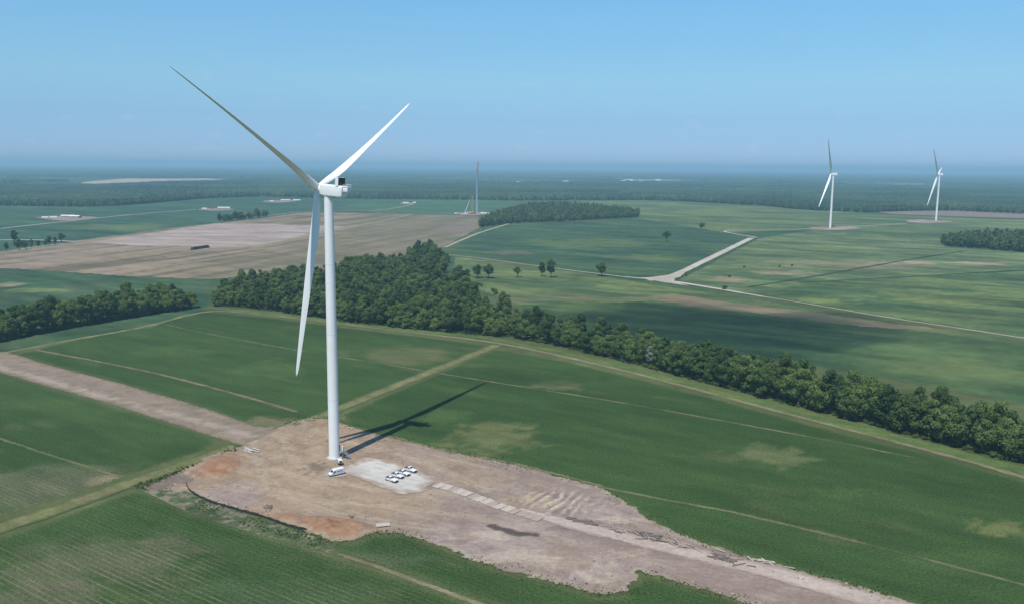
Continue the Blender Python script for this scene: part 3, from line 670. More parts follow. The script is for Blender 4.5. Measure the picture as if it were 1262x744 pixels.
for i, (H, rd, bs) in enumerate(specs):
    v, f = crown(100 + i, H, rd, bs, 19 + i % 4 * 4, 5200, .37)
    me = quick_mesh('crown', v, f, 4); me.materials.append(M_LEAFD if i in (3, 6) else (M_LEAFY if i in (4, 7) else M_LEAF))
    PROTO.append((me, trunk_mesh('trunk', i, H, bs + 1.5, .32), H))
v, f = crown(300, 12.5, 5.0, 2.0, 13, 1100, .55, fill=.3); LONE = []
me = quick_mesh('crown', v, f, 4); me.materials.append(M_LEAFD); LONE.append((me, trunk_mesh('trunk', 50, 12.5, 2.6, .4)))
v, f = crown(301, 15, 4.0, 3.2, 12, 1100, .55, fill=.3)
me = quick_mesh('crown', v, f, 4); me.materials.append(M_LEAFD); LONE.append((me, trunk_mesh('trunk', 51, 15, 4.0, .4)))
v, f = crown(302, 13.5, 5.4, 4.0, 11, 900, .55, fill=.3)
me = quick_mesh('crown', v, f, 4); me.materials.append(M_LEAFD); LONE.append((me, trunk_mesh('trunk', 52, 14, 4.2, .55)))
v, f = crown(303, 14, 3.6, 2.0, 15, 1300, .30, fill=.45); 
DEADM = quick_mesh('crown', v, f, 4); DEADM.materials.append(M_DEAD); DEADT = trunk_mesh('trunk', 53, 14, 3, .35)

def tree(name, crown_me, trunk_me, x, y, sc, rz, label, cat, group, sz=None):
    e = empty(name, (x, y, 0), rz); e.scale = (sc, sc, sz or sc); tag(e, label, cat, group)
    for nm, me in (('trunk', trunk_me), ('crown', crown_me)):
        o = bpy.data.objects.new(nm, me); link(o, e)
    return e

def along(line, spacing, rng, off0, off1, jitter):
    """points on a line, set back between off0 and off1 to its left"""
    seg = np.r_[0, np.cumsum(np.linalg.norm(np.diff(line, axis=0), axis=1))]
    out = []; s = rng.uniform(0, spacing)
    while s < seg[-1]:
        p = np.array([np.interp(s, seg, line[:, 0]), np.interp(s, seg, line[:, 1])])
        q = np.array([np.interp(min(s + 1, seg[-1]), seg, line[:, 0]), np.interp(min(s + 1, seg[-1]), seg, line[:, 1])])
        p0 = np.array([np.interp(s - 1, seg, line[:, 0]), np.interp(s - 1, seg, line[:, 1])])
        d = q - p0; d /= np.linalg.norm(d) + 1e-9; nrm = np.array([-d[1], d[0]])
        out.append((p + nrm * rng.uniform(off0, off1) + d * rng.normal() * jitter, s / seg[-1]))
        s += spacing * rng.uniform(.75, 1.25)
    return out
rt = np.random.default_rng(5)
def put(p, label, cat, group, smin=.85, smax=1.12, protos=None):
    i = int(rt.integers(0, len(PROTO))) if protos is None else int(rt.choice(protos))
    c, t, H = PROTO[i]; s = rt.uniform(smin, smax)
    return tree('broadleaf_tree', c, t, p[0], p[1], s, rt.uniform(0, 6.28), label, cat, group, sz=s * rt.uniform(.9, 1.12))

# right belt: from the corner of the wood to the right edge of the picture
BR = GP([(625,413),(700,428),(760,442),(800,452),(860,468),(930,486),(1000,504),(1065,520),(1130,537),(1200,554),(1262,571),(1340,591)])
pale = G(802, 452); back = []
for row, (o0, o1, sp) in enumerate(((-1.5, 2, 6.8), (6, 10, 7.6), (14, 19, 8.5))):
    for p, f in along(BR, sp, rt, o0, o1, 1.0):
        if row == 0 and np.hypot(*(p - pale)) < 5: continue
        if row == 2: back.append(p); continue
        where = 'left of the pale bare tree' if p[0] < pale[0] else 'right of the pale bare tree'
        w = ('front row', 'middle row', 'back row')[row]
        small = p[0] < pale[0] + 5
        put(p, f'broadleaf tree of the long belt {where}, {w}', 'tree', f'long belt trees {where}, {w}', *((.78, 1.05) if small else (.96, 1.18)))
d = pale + np.array([0, 1.0])
tree('bare_tree', DEADM, DEADT, d[0], d[1], .92, 0, 'pale grey half bare tree at the front of the long tree belt', 'tree', None)
# left belt
BL = GP([(-60,430),(0,420),(60,408),(120,398),(180,388),(236,379.5)])
for row, (o0, o1, sp) in enumerate(((-1, 2, 7.0), (7, 11, 7.6), (15, 20, 8.5))):
    for p, f in along(BL, sp, rt, o0, o1, 1.0):
        if row == 2: back.append(p); continue
        w = ('front edge', 'middle', 'far side')[row]
        put(p, f'dark tree in the short belt at the left, {w}', 'tree', f'left belt trees, {w}', .95, 1.28)

# the wood in the middle: its front rows tree by tree, the depth of it as one mass
WOODPX = [(268,374),(300,377),(360,385),(430,396),(520,405),(620,414),(642,405),(614,398),(608,391),(634,385),(628,378),(592,373),(580,361),(575,350),(558,350),(546,341),(552,323),(546,313),(520,312),(490,326),(440,330),(400,344),(330,350),(285,356)]
WOOD = GP(WOODPX)
front = GP([(266,377),(300,378),(360,386),(430,397),(520,406),(625,415)])
taken = []
for row, (o0, o1, sp) in enumerate(((-1, 2, 7.0), (6, 10, 7.8), (14, 19, 8.2))):
    for p, f in along(front, sp, rt, o0, o1, 1.0):
        if row == 2: back.append(p); taken.append(p); continue
        w = ('front edge', 'second row', 'third row')[row]
        put(p, f'dense tree of the middle wood behind the big turbine, {w}', 'tree', f'middle wood trees, {w}', .70, 1.05); taken.append(p)
def fill_poly(poly, spacing, rng, jit=.38):
    lo = poly.min(0); hi = poly.max(0)
    X, Y = np.meshgrid(np.arange(lo[0], hi[0], spacing), np.arange(lo[1], hi[1], spacing))
    P = np.stack([X.ravel(), Y.ravel()], 1) + rng.uniform(-jit, jit, (X.size, 2)) * spacing
    sd, _ = sdist(P, poly); return P[sd < 0], sd[sd < 0]

# prototypes for woods that read as one mass (their collection is never linked to the scene)
def proto_coll(name, meshes):
    c = bpy.data.collections.new(name)
    for k, me in enumerate(meshes):
        c.objects.link(bpy.data.objects.new('%s_%02d' % (name, k), me))
    return c
def joined(me_list, name):
    bm = bmesh.new()
    mats = []
    for me in me_list:
        n0 = len(bm.faces); bm.from_mesh(me); bm.faces.ensure_lookup_table()
        for f in bm.faces[n0:]: f.material_index = len(mats)
        mats.append(me.materials[0])
    out = bpy.data.meshes.new(name); bm.to_mesh(out); bm.free()
    for m_ in mats: out.materials.append(m_)
    return out
NEAR_C = proto_coll('near_tree_kinds', [joined([c, t], 'wood_tree') for c, t, H in PROTO])
mid = []
for i, (H, rd, bs) in enumerate(specs[:6]):
    v, f = crown(500 + i, H, rd * .95, .8, 12, 420, .95, fill=.15); me = quick_mesh('mid_tree', v, f, 4); me.materials.append(M_LEAFD if i % 3 == 0 else M_LEAF); mid.append(me)
MID_C = proto_coll('mid_tree_kinds', mid)
shr = []
for i in range(4):
    v, f = crown(600 + i, 2.6, 1.9, .0, 7, 420, .24, fill=.2); me = quick_mesh('shrub', v, f, 4); me.materials.append(M_SHRUB); shr.append(me)
SHR_C = proto_coll('shrub_kinds', shr)

def scatter(name, P, scale, coll, mat_first, seed=0):
    rng = np.random.default_rng(seed)
    n = len(P); P3 = np.column_stack([P, np.zeros(n)]) if P.shape[1] == 2 else P
    me = bpy.data.meshes.new(name); me.vertices.add(n); me.vertices.foreach_set('co', P3.astype(np.float32).ravel())
    a = me.attributes.new('rz', 'FLOAT', 'POINT'); a.data.foreach_set('value', rng.uniform(0, 6.28, n).astype(np.float32))
    a = me.attributes.new('sc', 'FLOAT', 'POINT'); a.data.foreach_set('value', np.broadcast_to(scale, (n,)).astype(np.float32))
    a = me.attributes.new('kind_index', 'INT', 'POINT'); a.data.foreach_set('value', rng.integers(0, len(coll.objects), n).astype(np.int32))
    me.materials.append(mat_first)
    o = bpy.data.objects.new(name, me); link(o); o['kind'] = 'stuff'
    ng = bpy.data.node_groups.new(name + '_scatter', 'GeometryNodeTree')
    ng.interface.new_socket(name='Geometry', in_out='INPUT', socket_type='NodeSocketGeometry')
    ng.interface.new_socket(name='Geometry', in_out='OUTPUT', socket_type='NodeSocketGeometry')
    gi = ng.nodes.new('NodeGroupInput'); go = ng.nodes.new('NodeGroupOutput')
    ci = ng.nodes.new('GeometryNodeCollectionInfo'); ci.inputs['Collection'].default_value = coll; ci.inputs['Separate Children'].default_value = True; ci.inputs['Reset Children'].default_value = True
    iop = ng.nodes.new('GeometryNodeInstanceOnPoints'); iop.inputs['Pick Instance'].default_value = True
    def attr(nm, ty):
        k = ng.nodes.new('GeometryNodeInputNamedAttribute'); k.data_type = ty; k.inputs[0].default_value = nm; return k
    rz = attr('rz', 'FLOAT'); sc_ = attr('sc', 'FLOAT'); ki = attr('kind_index', 'INT')
    cx = ng.nodes.new('ShaderNodeCombineXYZ')
    ng.links.new(rz.outputs[0], cx.inputs[2]); ng.links.new(cx.outputs[0], iop.inputs['Rotation'])
    ng.links.new(sc_.outputs[0], iop.inputs['Scale']); ng.links.new(ki.outputs[0], iop.inputs['Instance Index'])
    ng.links.new(gi.outputs[0], iop.inputs['Points']); ng.links.new(ci.outputs[0], iop.inputs['Instance'])
    ng.links.new(iop.outputs[0], go.inputs[0])
    md = o.modifiers.new('scatter', 'NODES'); md.node_group = ng
    return o
P, sd = fill_poly(WOOD, 7.6, rt)
tk = np.array(taken); dmin = np.min(np.hypot(P[:, None, 0] - tk[None, :, 0], P[:, None, 1] - tk[None, :, 1]), axis=1)
P = P[dmin > 5.0]; sdw, _ = sdist(P, WOOD); rgt = (P[:, 0] > np.interp(P[:, 1], [600, 1400], [-20, -150]) - 25) & (P[:, 1] > 640); P = P[~(rgt & (sdw > -48) & (vnoise(P[:, 0] / 13, P[:, 1] / 19, 57) > .50))]; P = P[(vnoise(P[:, 0] / 16, P[:, 1] / 16, 55) > .16) | (P[:, 1] < 700)]
sc_ = rt.uniform(.55, 1.08, len(P))
# the front of the wood beyond its first rows: individuals while they show largest, the rest one mass
order = np.argsort(P[:, 1]); near_n = 20
for k in order[:near_n]:
    put(P[k], 'round green broadleaf tree inside the middle wood, behind its first rows', 'tree', 'middle wood trees, behind the first rows', .68, 1.05)
rest = order[near_n:]
back = np.array(back); scatter('woodland', np.vstack([P[rest], back]), np.r_[sc_[rest], rt.uniform(.85, 1.12, len(back))], NEAR_C, M_LEAF, 3)
# bushes on the ragged right flank of the wood, and brambles along the belts' feet
ln = []
for line, o0, o1, sp in ((BR, -1.5, 3.5, 1.5), (BL, -.5, 3, 2.0), (front, -1, 3, 1.8), (BR, -2.0, 2.5, 1.9)):
    ln += [p for p, f in along(line, sp, rt, o0, o1, .6)]
for line in (BR, front): ln += [p for p, f in along(line, 1.3, rt, -3.0, 3.5, .6)]
ln = np.array(ln)
k = vnoise(ln[:, 0] / 14, ln[:, 1] / 14, 77)
scatter('undergrowth', ln[k > .2], .30 + .6 * k[k > .2] * RNG.uniform(.6, 1.2, (k > .2).sum()), SHR_C, M_SHRUB, 4)
fl, _ = fill_poly(GP([(628,409),(650,404),(640,385),(612,360),(575,345),(566,333),(556,328),(575,347),(612,364),(632,384)]), 5.0, rt, .9)
fl = fl[vnoise(fl[:, 0] / 9, fl[:, 1] / 14, 58) > .55]
if len(fl): scatter('undergrowth', fl, RNG.uniform(.6, 1.6, len(fl)), SHR_C, M_SHRUB, 5)
# weeds on the strip between pad and field path
wp, _ = fill_poly(GP([(236,612),(260,622),(299,633),(340,645),(376,656),(404,669),(430,690),(370,667),(300,648),(240,628)]), 1.3, rt, .5)
kk = vnoise(wp[:, 0] / 5, wp[:, 1] / 5, 79)
scatter('weeds', wp[kk > .5], RNG.uniform(.10, .24, (kk > .5).sum()), SHR_C, M_SHRUB, 6)
# crop plants and weeds straggling over the pad's rim
pe = densify(PAD, .5, 0); pe = pe[(pe[:, 1] < 420)]
pe = np.vstack([pe + rt.normal(size=pe.shape) * s_ for s_ in (.9, 2.0, 3.2)])
pe = pe[np.hypot(*(pe - G(325, 538)).T) > 15]
ke = fbm(pe[:, 0] / 6, pe[:, 1] / 6, 83, 4, .6); pe = pe[ke > .46]
scatter('weeds', np.column_stack([pe, np.full(len(pe), .1)]), rt.uniform(.05, .15, len(pe)), SHR_C, M_SHRUB, 8)
w2, _ = fill_poly(GP([(160,600),(230,576),(290,552),(292,556),(262,563),(205,590),(172,604)]), 1.2, rt, .5)
scatter('weeds', w2, RNG.uniform(.10, .35, len(w2)), SHR_C, M_SHRUB, 7)

# free-standing trees in the fields beyond
def lone(px, py, kind, sc, label, rz=0.0):
    p = G(px, py); c, t = LONE[kind]; sc *= 1.32
    tree('field_tree', c, t, p[0], p[1], sc, rz, label, 'tree', None)
lone(741, 341, 0, .95, 'bushy dark tree alone beside the white field road, right of the close pair of trees', 1)
lone(679, 342, 1, .98, 'taller right tree of the close pair beside the field road', 2)
lone(668, 341, 1, .80, 'shorter left tree of the close pair beside the field road', .4)
lone(821, 298, 2, .92, 'small tree with flat crown and bare stem alone in the dark green field', .3)
lone(865, 283, 0, .86, 'round dark tree alone at the far edge of the dark green field', 2.2)
lone(588, 343, 0, .9, 'left one of the two round trees just right of the wood', .2)
lone(602, 343, 0, .92, 'right one of the two round trees just right of the wood', 1.4)
lone(638, 342, 2, .62, 'small tree standing between the round pair and the taller close pair', 3)
lone(595, 283, 1, .85, 'slim tree by the gravel road at the left end of the far wood', 3)
# the row along the left road
for i, (px, py, kd, s_) in enumerate(((8,310,1,.62),(18,300.5,1,1.0),(24,309,0,.95),(32,307.5,0,.72),(39,306,1,.62),(47,305,0,.62),(56,304,0,.60),(61,303,1,.72),(68,302,1,.60),(76,299.5,2,.80))):
    lab = 'small dark tree in the loose row beside the road at the far left'
    if i == 1: lab = 'tallest tree of the loose row at the far left, standing behind the rest'
    if i == 9: lab = 'flat topped tree at the right end of the loose row at the far left'
    if i == 0: lab = 'small tree at the left end of the loose row by the picture edge'
    p = G(px, py); c, t = LONE[kd]
    tree('field_tree', c, t, p[0], p[1], s_ * 1.3, i * 1.3, lab, 'tree', 'loose tree row at the far left' if i not in (0, 1, 9) else None)
# copse between ploughed field and the left construction sites
ci_ = 0
for px in np.linspace(271, 327, 15):
    for k in range(1):
        if 287 < px < 291: continue
        p = G(px + rt.normal() * .8, np.interp(px, [270, 329], [274.3, 267.2]))
        c, t, H = PROTO[int(rt.integers(0, 6))]
        tree('broadleaf_tree', c, t, p[0], p[1] + rt.uniform(0, 14), rt.uniform(.85, 1.15), rt.uniform(0, 6), 'dark round tree in the copse at the far corner of the pale ploughed field', 'tree', 'copse trees beyond the ploughed field')
# small bushes by the junction and the tan field
for i, (px, py) in enumerate(((893,357),(917,330),(961,329),(976,328),(846,340),(899,342))):
    p = G(px, py); e = empty('bush', (p[0], p[1], 0), i); o = bpy.data.objects.new('foliage', shr[i % 4]); link(o, e); s_ = (1.6, 1.0, .9, 1.0, .9, 1.0)[i]; e.scale = (s_, s_, s_)
    tag(e, ('largest dark bush below the bend of the white roads', 'small bush at the left end of the far tan patches', 'left bush of the two on the far ditch line', 'right bush of the two on the far ditch line', 'low bush in the fork of the two white roads', 'small bush between the white roads and the tan patches')[i], 'bush')

# woods farther off: each one mass
def wood(name, px, spacing, smin, smax, coll, seed, edge_extra=True):
    poly = GP(px); P, sd = fill_poly(poly, spacing, rt, .45)
    o = scatter(name, P, RNG.uniform(smin, smax, len(P)), coll, M_LEAF, seed); return o, len(P)
w1, n1_ = wood('woodland', [(588,281.5),(626,276),(664,274.5),(706,272.5),(745,270.5),(785,268.5),(788,264),(740,258.5),(690,254.5),(655,256),(630,262),(604,270)], 9, .75, 1.02, MID_C, 11)
w2, n2_ = wood('woodland', [(1159,303),(1200,306),(1262,311),(1420,324),(1420,303),(1262,296),(1210,296),(1168,299)], 8.5, .85, 1.12, MID_C, 12)
print('woods', n1_, n2_, len(rest))

# the great forest that runs to the horizon: lumpy canopy over the land, with clearings
FEDGE = [(-260,263),(-100,257.5),(0,253.6),(60,254.6),(105,255),(140,254),(175,251.6),(251,244.8),(320,242.3),(430,245),(520,245.8),(600,247),(640,247.5),(700,247),(790,246.8),(840,248.3),(900,251.5),(940,253.5),(975,257.5),(1010,260),(1066,262),(1120,260),(1170,259.5),(1262,263.3),(1420,269),(1560,274)]
fe = GP(FEDGE); fe_th = np.arctan2(fe[:, 0], fe[:, 1]); fe_r = np.hypot(fe[:, 0], fe[:, 1])
def clearing(px, py, rx, ry, seed): return ellipse(px, py, rx, ry, rough=.22, seed=seed, soft=.8)
CLR = [clearing(190,224,110,6.5,201), clearing(650,224.5,70,2.2,202), clearing(790,222.5,60,2.4,203), clearing(1110,228.5,70,2.5,204), clearing(990,229,34,2.2,205), clearing(560,221,40,1.5,206), clearing(455,222.5,40,1.6,207), clearing(880,233,40,1.8,208), clearing(330,214.5,80,1.3,209)]
def make_forest():
    th = np.arange(R(-38), R(38), .0019); rel = np.r_[0, 0.0012 * np.arange(1, 4)]
    r0 = np.interp(th, fe_th, fe_r) 
    rr = [np.ones_like(th) * 0]
    mult = np.exp(np.arange(0, 1.0, .0021) ** 1.0)
    nr = int(math.log(24000 / 2300) / .0023)
    mult = np.exp(.0023 * np.arange(nr))
    Rr = r0[None, :] * mult[:, None]; T = np.broadcast_to(th, Rr.shape)
    n, m = Rr.shape
    jr = RNG.uniform(-.4, .4, Rr.shape) * Rr * .0022; jt = RNG.uniform(-.4, .4, Rr.shape) * .0019
    jr[0] = 0
    X = (Rr + jr) * np.sin(T + jt); Y = (Rr + jr) * np.cos(T + jt)
    big = fbm(X.ravel() / 260, Y.ravel() / 260, 211, 4).reshape(n, m)
    h = 12.5 + 6.5 * RNG.random((n, m)) ** .8 + (big - .5) * 12
    cl = np.zeros(X.size)
    for c in CLR: cl = np.maximum(cl, c(X.ravel(), Y.ravel()))
    # more openings farther away
    far = sstep(.57, .66, fbm(X.ravel() / 1500, Y.ravel() / 700, 213, 3)) * sstep(4500, 6500, Rr.ravel())
    cl = np.maximum(cl, far).reshape(n, m)
    h = np.where(cl > .5, -2.0, h); h[0] = -0.5; h[1] = np.minimum(h[1], 9)
    V = np.column_stack([X.ravel(), Y.ravel(), h.ravel()])
    idx = np.arange(n * m).reshape(n, m)
    q = np.stack([idx[:-1, :-1], idx[:-1, 1:], idx[1:, 1:], idx[1:, :-1]], -1).reshape(-1, 4)
    k = RNG.random((n, m)) * .5 + sstep(.40, .60, fbm(X.ravel() / 420, Y.ravel() / 300, 215, 4)).reshape(n, m) * .55
    c = np.array([.022, .046, .028])[None, None] * (1 - k[..., None]) + np.array([.056, .096, .044])[None, None] * k[..., None]
    me = quick_mesh('forest', V, q, 4, rgba(c.reshape(-1, 3)), smooth=False); me.materials.append(M_FARCROP)
    o = bpy.data.objects.new('forest', me); link(o); o['kind'] = 'stuff'
    print('forest', n, m)
make_forest()
# its front edge, tree crowns against the fields
ed = []
for k in range(len(fe) - 1):
    L_ = np.linalg.norm(fe[k + 1] - fe[k]); nn_ = int(L_ / 8.5)
    for j in range(nn_):
        for row in range(4):
            t_ = (j + rt.random()) / nn_; p = fe[k] + (fe[k + 1] - fe[k]) * t_; d_ = p / np.linalg.norm(p)
            ed.append(p + d_ * (row * 10 + rt.uniform(-4, 6)))
ed = np.array(ed); scatter('forest_edge', ed, RNG.uniform(.72, 1.05, len(ed)), MID_C, M_LEAF, 21)
# bare farmland in the clearings
for i, (px, c_) in enumerate((([(90,226),(130,222),(170,219.5),(235,219),(270,221),(300,223.5),(262,228),(200,230.5),(130,229)], [.42,.33,.25]), ([(585,226.5),(620,223.8),(690,223.5),(715,225.5),(660,228)], [.15,.18,.10]), ([(735,225),(770,221.3),(830,221.3),(850,224),(790,226)], [.22,.22,.14]), ([(1045,230),(1090,226.5),(1150,226.5),(1175,229),(1110,231.5)], [.15,.20,.10]))):
    sheet('clearing', chaikin(GP(px), 1), 25, .5, const_col(c_, .15, None, 0, 60, 30 + i), M_FARSOIL, jit=14, seed=60 + i, step=60)
PITCHB = 78.0

# ------------------------------------------------------------------ wind turbines
M_WHITE = solid('turbine_white', (0.83, 0.84, 0.83), rough=.38, var=.025, scale=.25)
M_BLADE = solid('blade_white', (0.82, 0.83, 0.82), rough=.35, var=.02, scale=.2)
M_DARK = solid('dark_grille', (0.02, 0.022, 0.025), rough=.6, var=.2, scale=4)
M_CONC = solid('concrete', (0.46, 0.43, 0.38), rough=.9, var=.12, scale=1.2)
M_STEEL = solid('galvanised_steel', (0.45, 0.46, 0.46), rough=.45, metal=.5, var=.08)
M_SEAM = solid('flange_seam', (0.70, 0.71, 0.71), rough=.5, var=.03)

def blade_mesh(name, Lb):
    """span along +Z, chord along X (leading edge +X), pre-bent towards +Y (upwind)"""
    st = [0, .015, .04, .08, .13, .19, .25, .33, .42, .52, .62, .72, .81, .89, .95, .985, 1.0]
    chord = [2.9, 2.9, 2.95, 3.35, 3.95, 4.3, 4.25, 3.95, 3.55, 3.1, 2.65, 2.25, 1.9, 1.55, 1.2, .75, .3]
    thick = [1, 1, .93, .72, .50, .38, .32, .27, .24, .22, .20, .19, .18, .18, .18, .18, .2]
    twist = [16, 16, 16, 15, 13, 11, 9, 7, 5, 3.6, 2.4, 1.4, .7, .2, -.3, -.6, -.8]
    n = 28; rings = []
    for s, c, th, tw in zip(st, chord, thick, twist):
        blend = min(1, max(0, (1 - th) / .55))
        ring = []
        for i in range(n):
            a = 2 * math.pi * i / n
            cx, cy = math.cos(a) * .5, math.sin(a) * .5
            xx = (1 + math.cos(a)) / 2          # 1 leading .. 0 trailing
            xc = 1 - xx
            yt = 5 * th * (.2969 * math.sqrt(max(xc, 0)) - .126 * xc - .3516 * xc ** 2 + .2843 * xc ** 3 - .1036 * xc ** 4)
            fy = (yt if math.sin(a) >= 0 else -yt * .75)
            px = (1 - blend) * cx + blend * (xx - .68); py = (1 - blend) * cy + blend * fy
            px *= c; py *= c
            t = R(tw); x = px * math.cos(t) - py * math.sin(t); y = px * math.sin(t) + py * math.cos(t)
            y += 1.6 * s ** 2.2
            ring.append((x, y, s * Lb))
        rings.append(ring)
    mb = MB(); mb.loft(rings)
    for f in mb.bm.faces: f.smooth = True
    bmesh.ops.recalc_face_normals(mb.bm, faces=mb.bm.faces)
    me = bpy.data.meshes.new(name); mb.bm.to_mesh(me); mb.bm.free(); me.materials.append(M_BLADE)
    return me
ROTOR_R, HUBH, TOWER_H, OVER = 75.2, 105.3, 103.3, 4.8
BLADE_ME = blade_mesh('blade', ROTOR_R - 1.2)
def lathe(name, prof, mat, parent=None, n=48, smooth=True):
    mb = MB(); mb.loft([[(r * math.cos(2 * math.pi * i / n), r * math.sin(2 * math.pi * i / n), z) for i in range(n)] for r, z in prof])
    return mb.build(name, mat, parent, smooth=smooth)

def make_turbine(base, yaw, phase, label, pitch=PITCHB, near=False, tilt=R(4.2), cone=R(5.0)):
    root = empty('wind_turbine', (base[0], base[1], .3 if near else .3)); tag(root, label, 'wind turbine', 'white three bladed wind turbines')
    lathe('tower', [(2.12, .55), (2.10, 6), (2.08, 20), (2.04, 38), (1.98, 55), (1.90, 72), (1.80, 88), (1.70, TOWER_H)], M_WHITE, root)
    lathe('foundation', [(3.0, -.4), (3.0, .42), (2.75, .58), (2.4, .60)], M_CONC, root)
    for zf_, rf_ in ((24, 2.069), (50, 1.998), (77, 1.866)):
        lathe('flange_seam', [(rf_, zf_ - .14), (rf_ + .014, zf_ - .10), (rf_ + .014, zf_ + .10), (rf_, zf_ + .14)], M_SEAM, root)
    lathe('yaw_collar', [(1.72, TOWER_H - .45), (1.86, TOWER_H - .4), (1.86, TOWER_H + .25), (1.72, TOWER_H + .3)], M_SEAM, root)
    ax = Vector((math.cos(yaw) * math.cos(tilt), math.sin(yaw) * math.cos(tilt), math.sin(tilt)))
    hz = Vector((-math.sin(yaw), math.cos(yaw), 0)); up = ax.cross(hz)
    if up.z < 0: up = -up
    # nacelle in its own frame: x' = rotor axis, y' = hz, z' = up
    F = Matrix.Identity(4)
    for i in range(3): F[i][0] = ax[i]; F[i][1] = -hz[i] if ax.cross(-hz).dot(up) > 0 else hz[i]; F[i][2] = up[i]
    F.translation = Vector((0, 0, HUBH))
    def part(o): o.matrix_basis = F; return o
    mb = MB(); rings = []
    for x, w, zb, zt in ((3.0, 1.55, -1.75, 1.75), (2.4, 1.85, -2.0, 1.98), (.8, 2.0, -2.15, 2.08), (-5.6, 2.0, -2.10, 2.10), (-7.4, 1.92, -2.0, 2.06), (-7.75, 1.7, -1.8, 1.85)):
        r = .42; ring = []
        for cx, cz, a0 in ((w - r, zt - r, 0), (-w + r, zt - r, 90), (-w + r, zb + r, 180), (w - r, zb + r, 270)):
            for k in range(5):
                a = R(a0 + 22.5 * k); ring.append((x, cx + r * math.cos(a), cz + r * math.sin(a)))
        rings.append(ring)
    mb.loft(rings); nac = part(mb.build('nacelle', M_WHITE, root, smooth=True))
    if near:
        mb = MB(); mb.box(-8.0 - 2.0, -7.72, -1.1, 1.1, .1, 1.85); part(mb.build('rear_housing', M_WHITE, root, bevel=.28, smooth=True))
        mb = MB(); mb.box(-10.2, -7.76, -1.2, 1.2, 1.9, 1.98)
        for yy in (-1.15, 1.15):
            mb.tube((-10.15, yy, 1.95), (-10.15, yy, 2.75), .04); mb.tube((-10.15, yy, 2.75), (-7.9, yy, 2.75), .04); mb.tube((-7.9, yy, 1.95), (-7.9, yy, 2.75), .04)
        mb.tube((-10.15, -1.15, 2.75), (-10.15, 1.15, 2.75), .04); part(mb.build('roof_railing', M_WHITE, root))
    mb = MB(); mb.box(-6.3, -5.7, -1.95, 1.95, 2.35, 5.12); cool = part(mb.build('cooler', M_DARK, root))
    mb = MB()
    for yy in (-2.15, 1.97): mb.box(-6.28, -4.9, yy, yy + .18, 2.02, 5.2)
    mb.box(-6.25, -5.75, -1.97, 1.97, 5.125, 5.2); mb.box(-6.3, -5.7, -1.97, 1.97, 2.03, 2.34); part(mb.build('cooler_frame', M_WHITE, root))
    if near:
        mb = MB(); mb.box(-5.2, -4.2, -2.06, -2.005, .3, 1.7); part(mb.build('side_vent', M_DARK, root))
        mb = MB(); mb.box(-7.0, -4.6, -1.2, 1.2, -2.42, -2.12); part(mb.build('service_hatch', M_WHITE, root, bevel=.08))
        mb = MB(); mb.tube((-6.9, 1.4, 5.2), (-6.9, 1.4, 6.6), .04); mb.tube((-6.9, -1.4, 5.2), (-6.9, -1.4, 6.3), .04); mb.box(-7.1, -6.7, -1.5, -1.3, 6.2, 6.45); part(mb.build('wind_sensor', M_STEEL, root))
    prof = [(1.55, 3.02), (1.75, 3.3), (1.85, 4.2), (1.85, 5.6), (1.6, 6.5), (1.1, 7.15), (.45, 7.5), (.05, 7.58)]
    mb = MB(); n = 40; mb.loft([[(x, r * math.cos(2 * math.pi * i / n), r * math.sin(2 * math.pi * i / n)) for i in range(n)] for r, x in prof])
    hub = part(mb.build('hub', M_WHITE, root, smooth=True))
    for k in range(3):
        t = phase + k * 2 * math.pi / 3
        r = up * math.cos(t) + hz * math.sin(t); tang = up * -math.sin(t) + hz * math.cos(t)
        span = r * math.cos(cone) + ax * math.sin(cone); axx = ax * math.cos(cone) - r * math.sin(cone)
        lead = tang; 
        p = R(pitch)
        X = lead * math.cos(p) + axx * math.sin(p); Yv = axx * math.cos(p) - lead * math.sin(p)
        if X.cross(Yv).dot(span) < 0: X = -lead * math.cos(p) + axx * math.sin(p); Yv = axx * math.cos(p) + lead * math.sin(p)
        M = Matrix.Identity(4)
        for i in range(3): M[i][0] = X[i]; M[i][1] = Yv[i]; M[i][2] = span[i]
        M.translation = Vector((0, 0, HUBH)) + ax * OVER + span * 1.2
        o = bpy.data.objects.new('blade', BLADE_ME); link(o, root); o.matrix_basis = M
    return root
tb = G(412.2, 565.1)
main = make_turbine(tb, R(151.2), R(297.4), 'large white wind turbine standing on the bare dirt pad in the foreground', near=True)
t2 = G(1023, 281.5); t3 = G(1153.5, 272.5)
make_turbine(t2, R(149.3), R(28.0), 'distant white wind turbine on a reddish pad, left of the far right pair')
make_turbine(t3, R(144.0), R(40.6), 'distant white wind turbine on a pale oval pad, rightmost in the photo')
# entrance at the tower foot
dd = G(421, 565.1) - tb; da = math.atan2(dd[1], dd[0]) - R(2)
def RZ(a): return Matrix.Rotation(a, 4, 'Z')
mb = MB(); mb.box(2.02, 2.16, -.55, .55, 3.3, 5.7); o = mb.build('door', M_DARK, main); o.matrix_basis = RZ(da)
mb = MB()
mb.box(2.1, 3.5, -.7, .7, 3.12, 3.24)
mb.box(0, 0.02, 0, 0.02, 0, 0.02)
for s in (-.62, .62):
    mb.tube((3.5, s, 3.1), (6.4, s, .05), .10, n=5)
for i in range(13):
    f = i / 12; x = 3.5 + 2.9 * f; z = 3.1 - 3.0 * f; mb.box(x - .15, x + .15, -.6, .6, z - .03, z + .03)
for sx_, sy_ in ((3.4, -.6), (3.4, .6)): mb.tube((sx_, sy_, .0), (sx_, sy_, 3.1), .07, n=5)
stair = mb.build('stair', M_STEEL, main); stair.matrix_basis = RZ(da)
mb = MB()
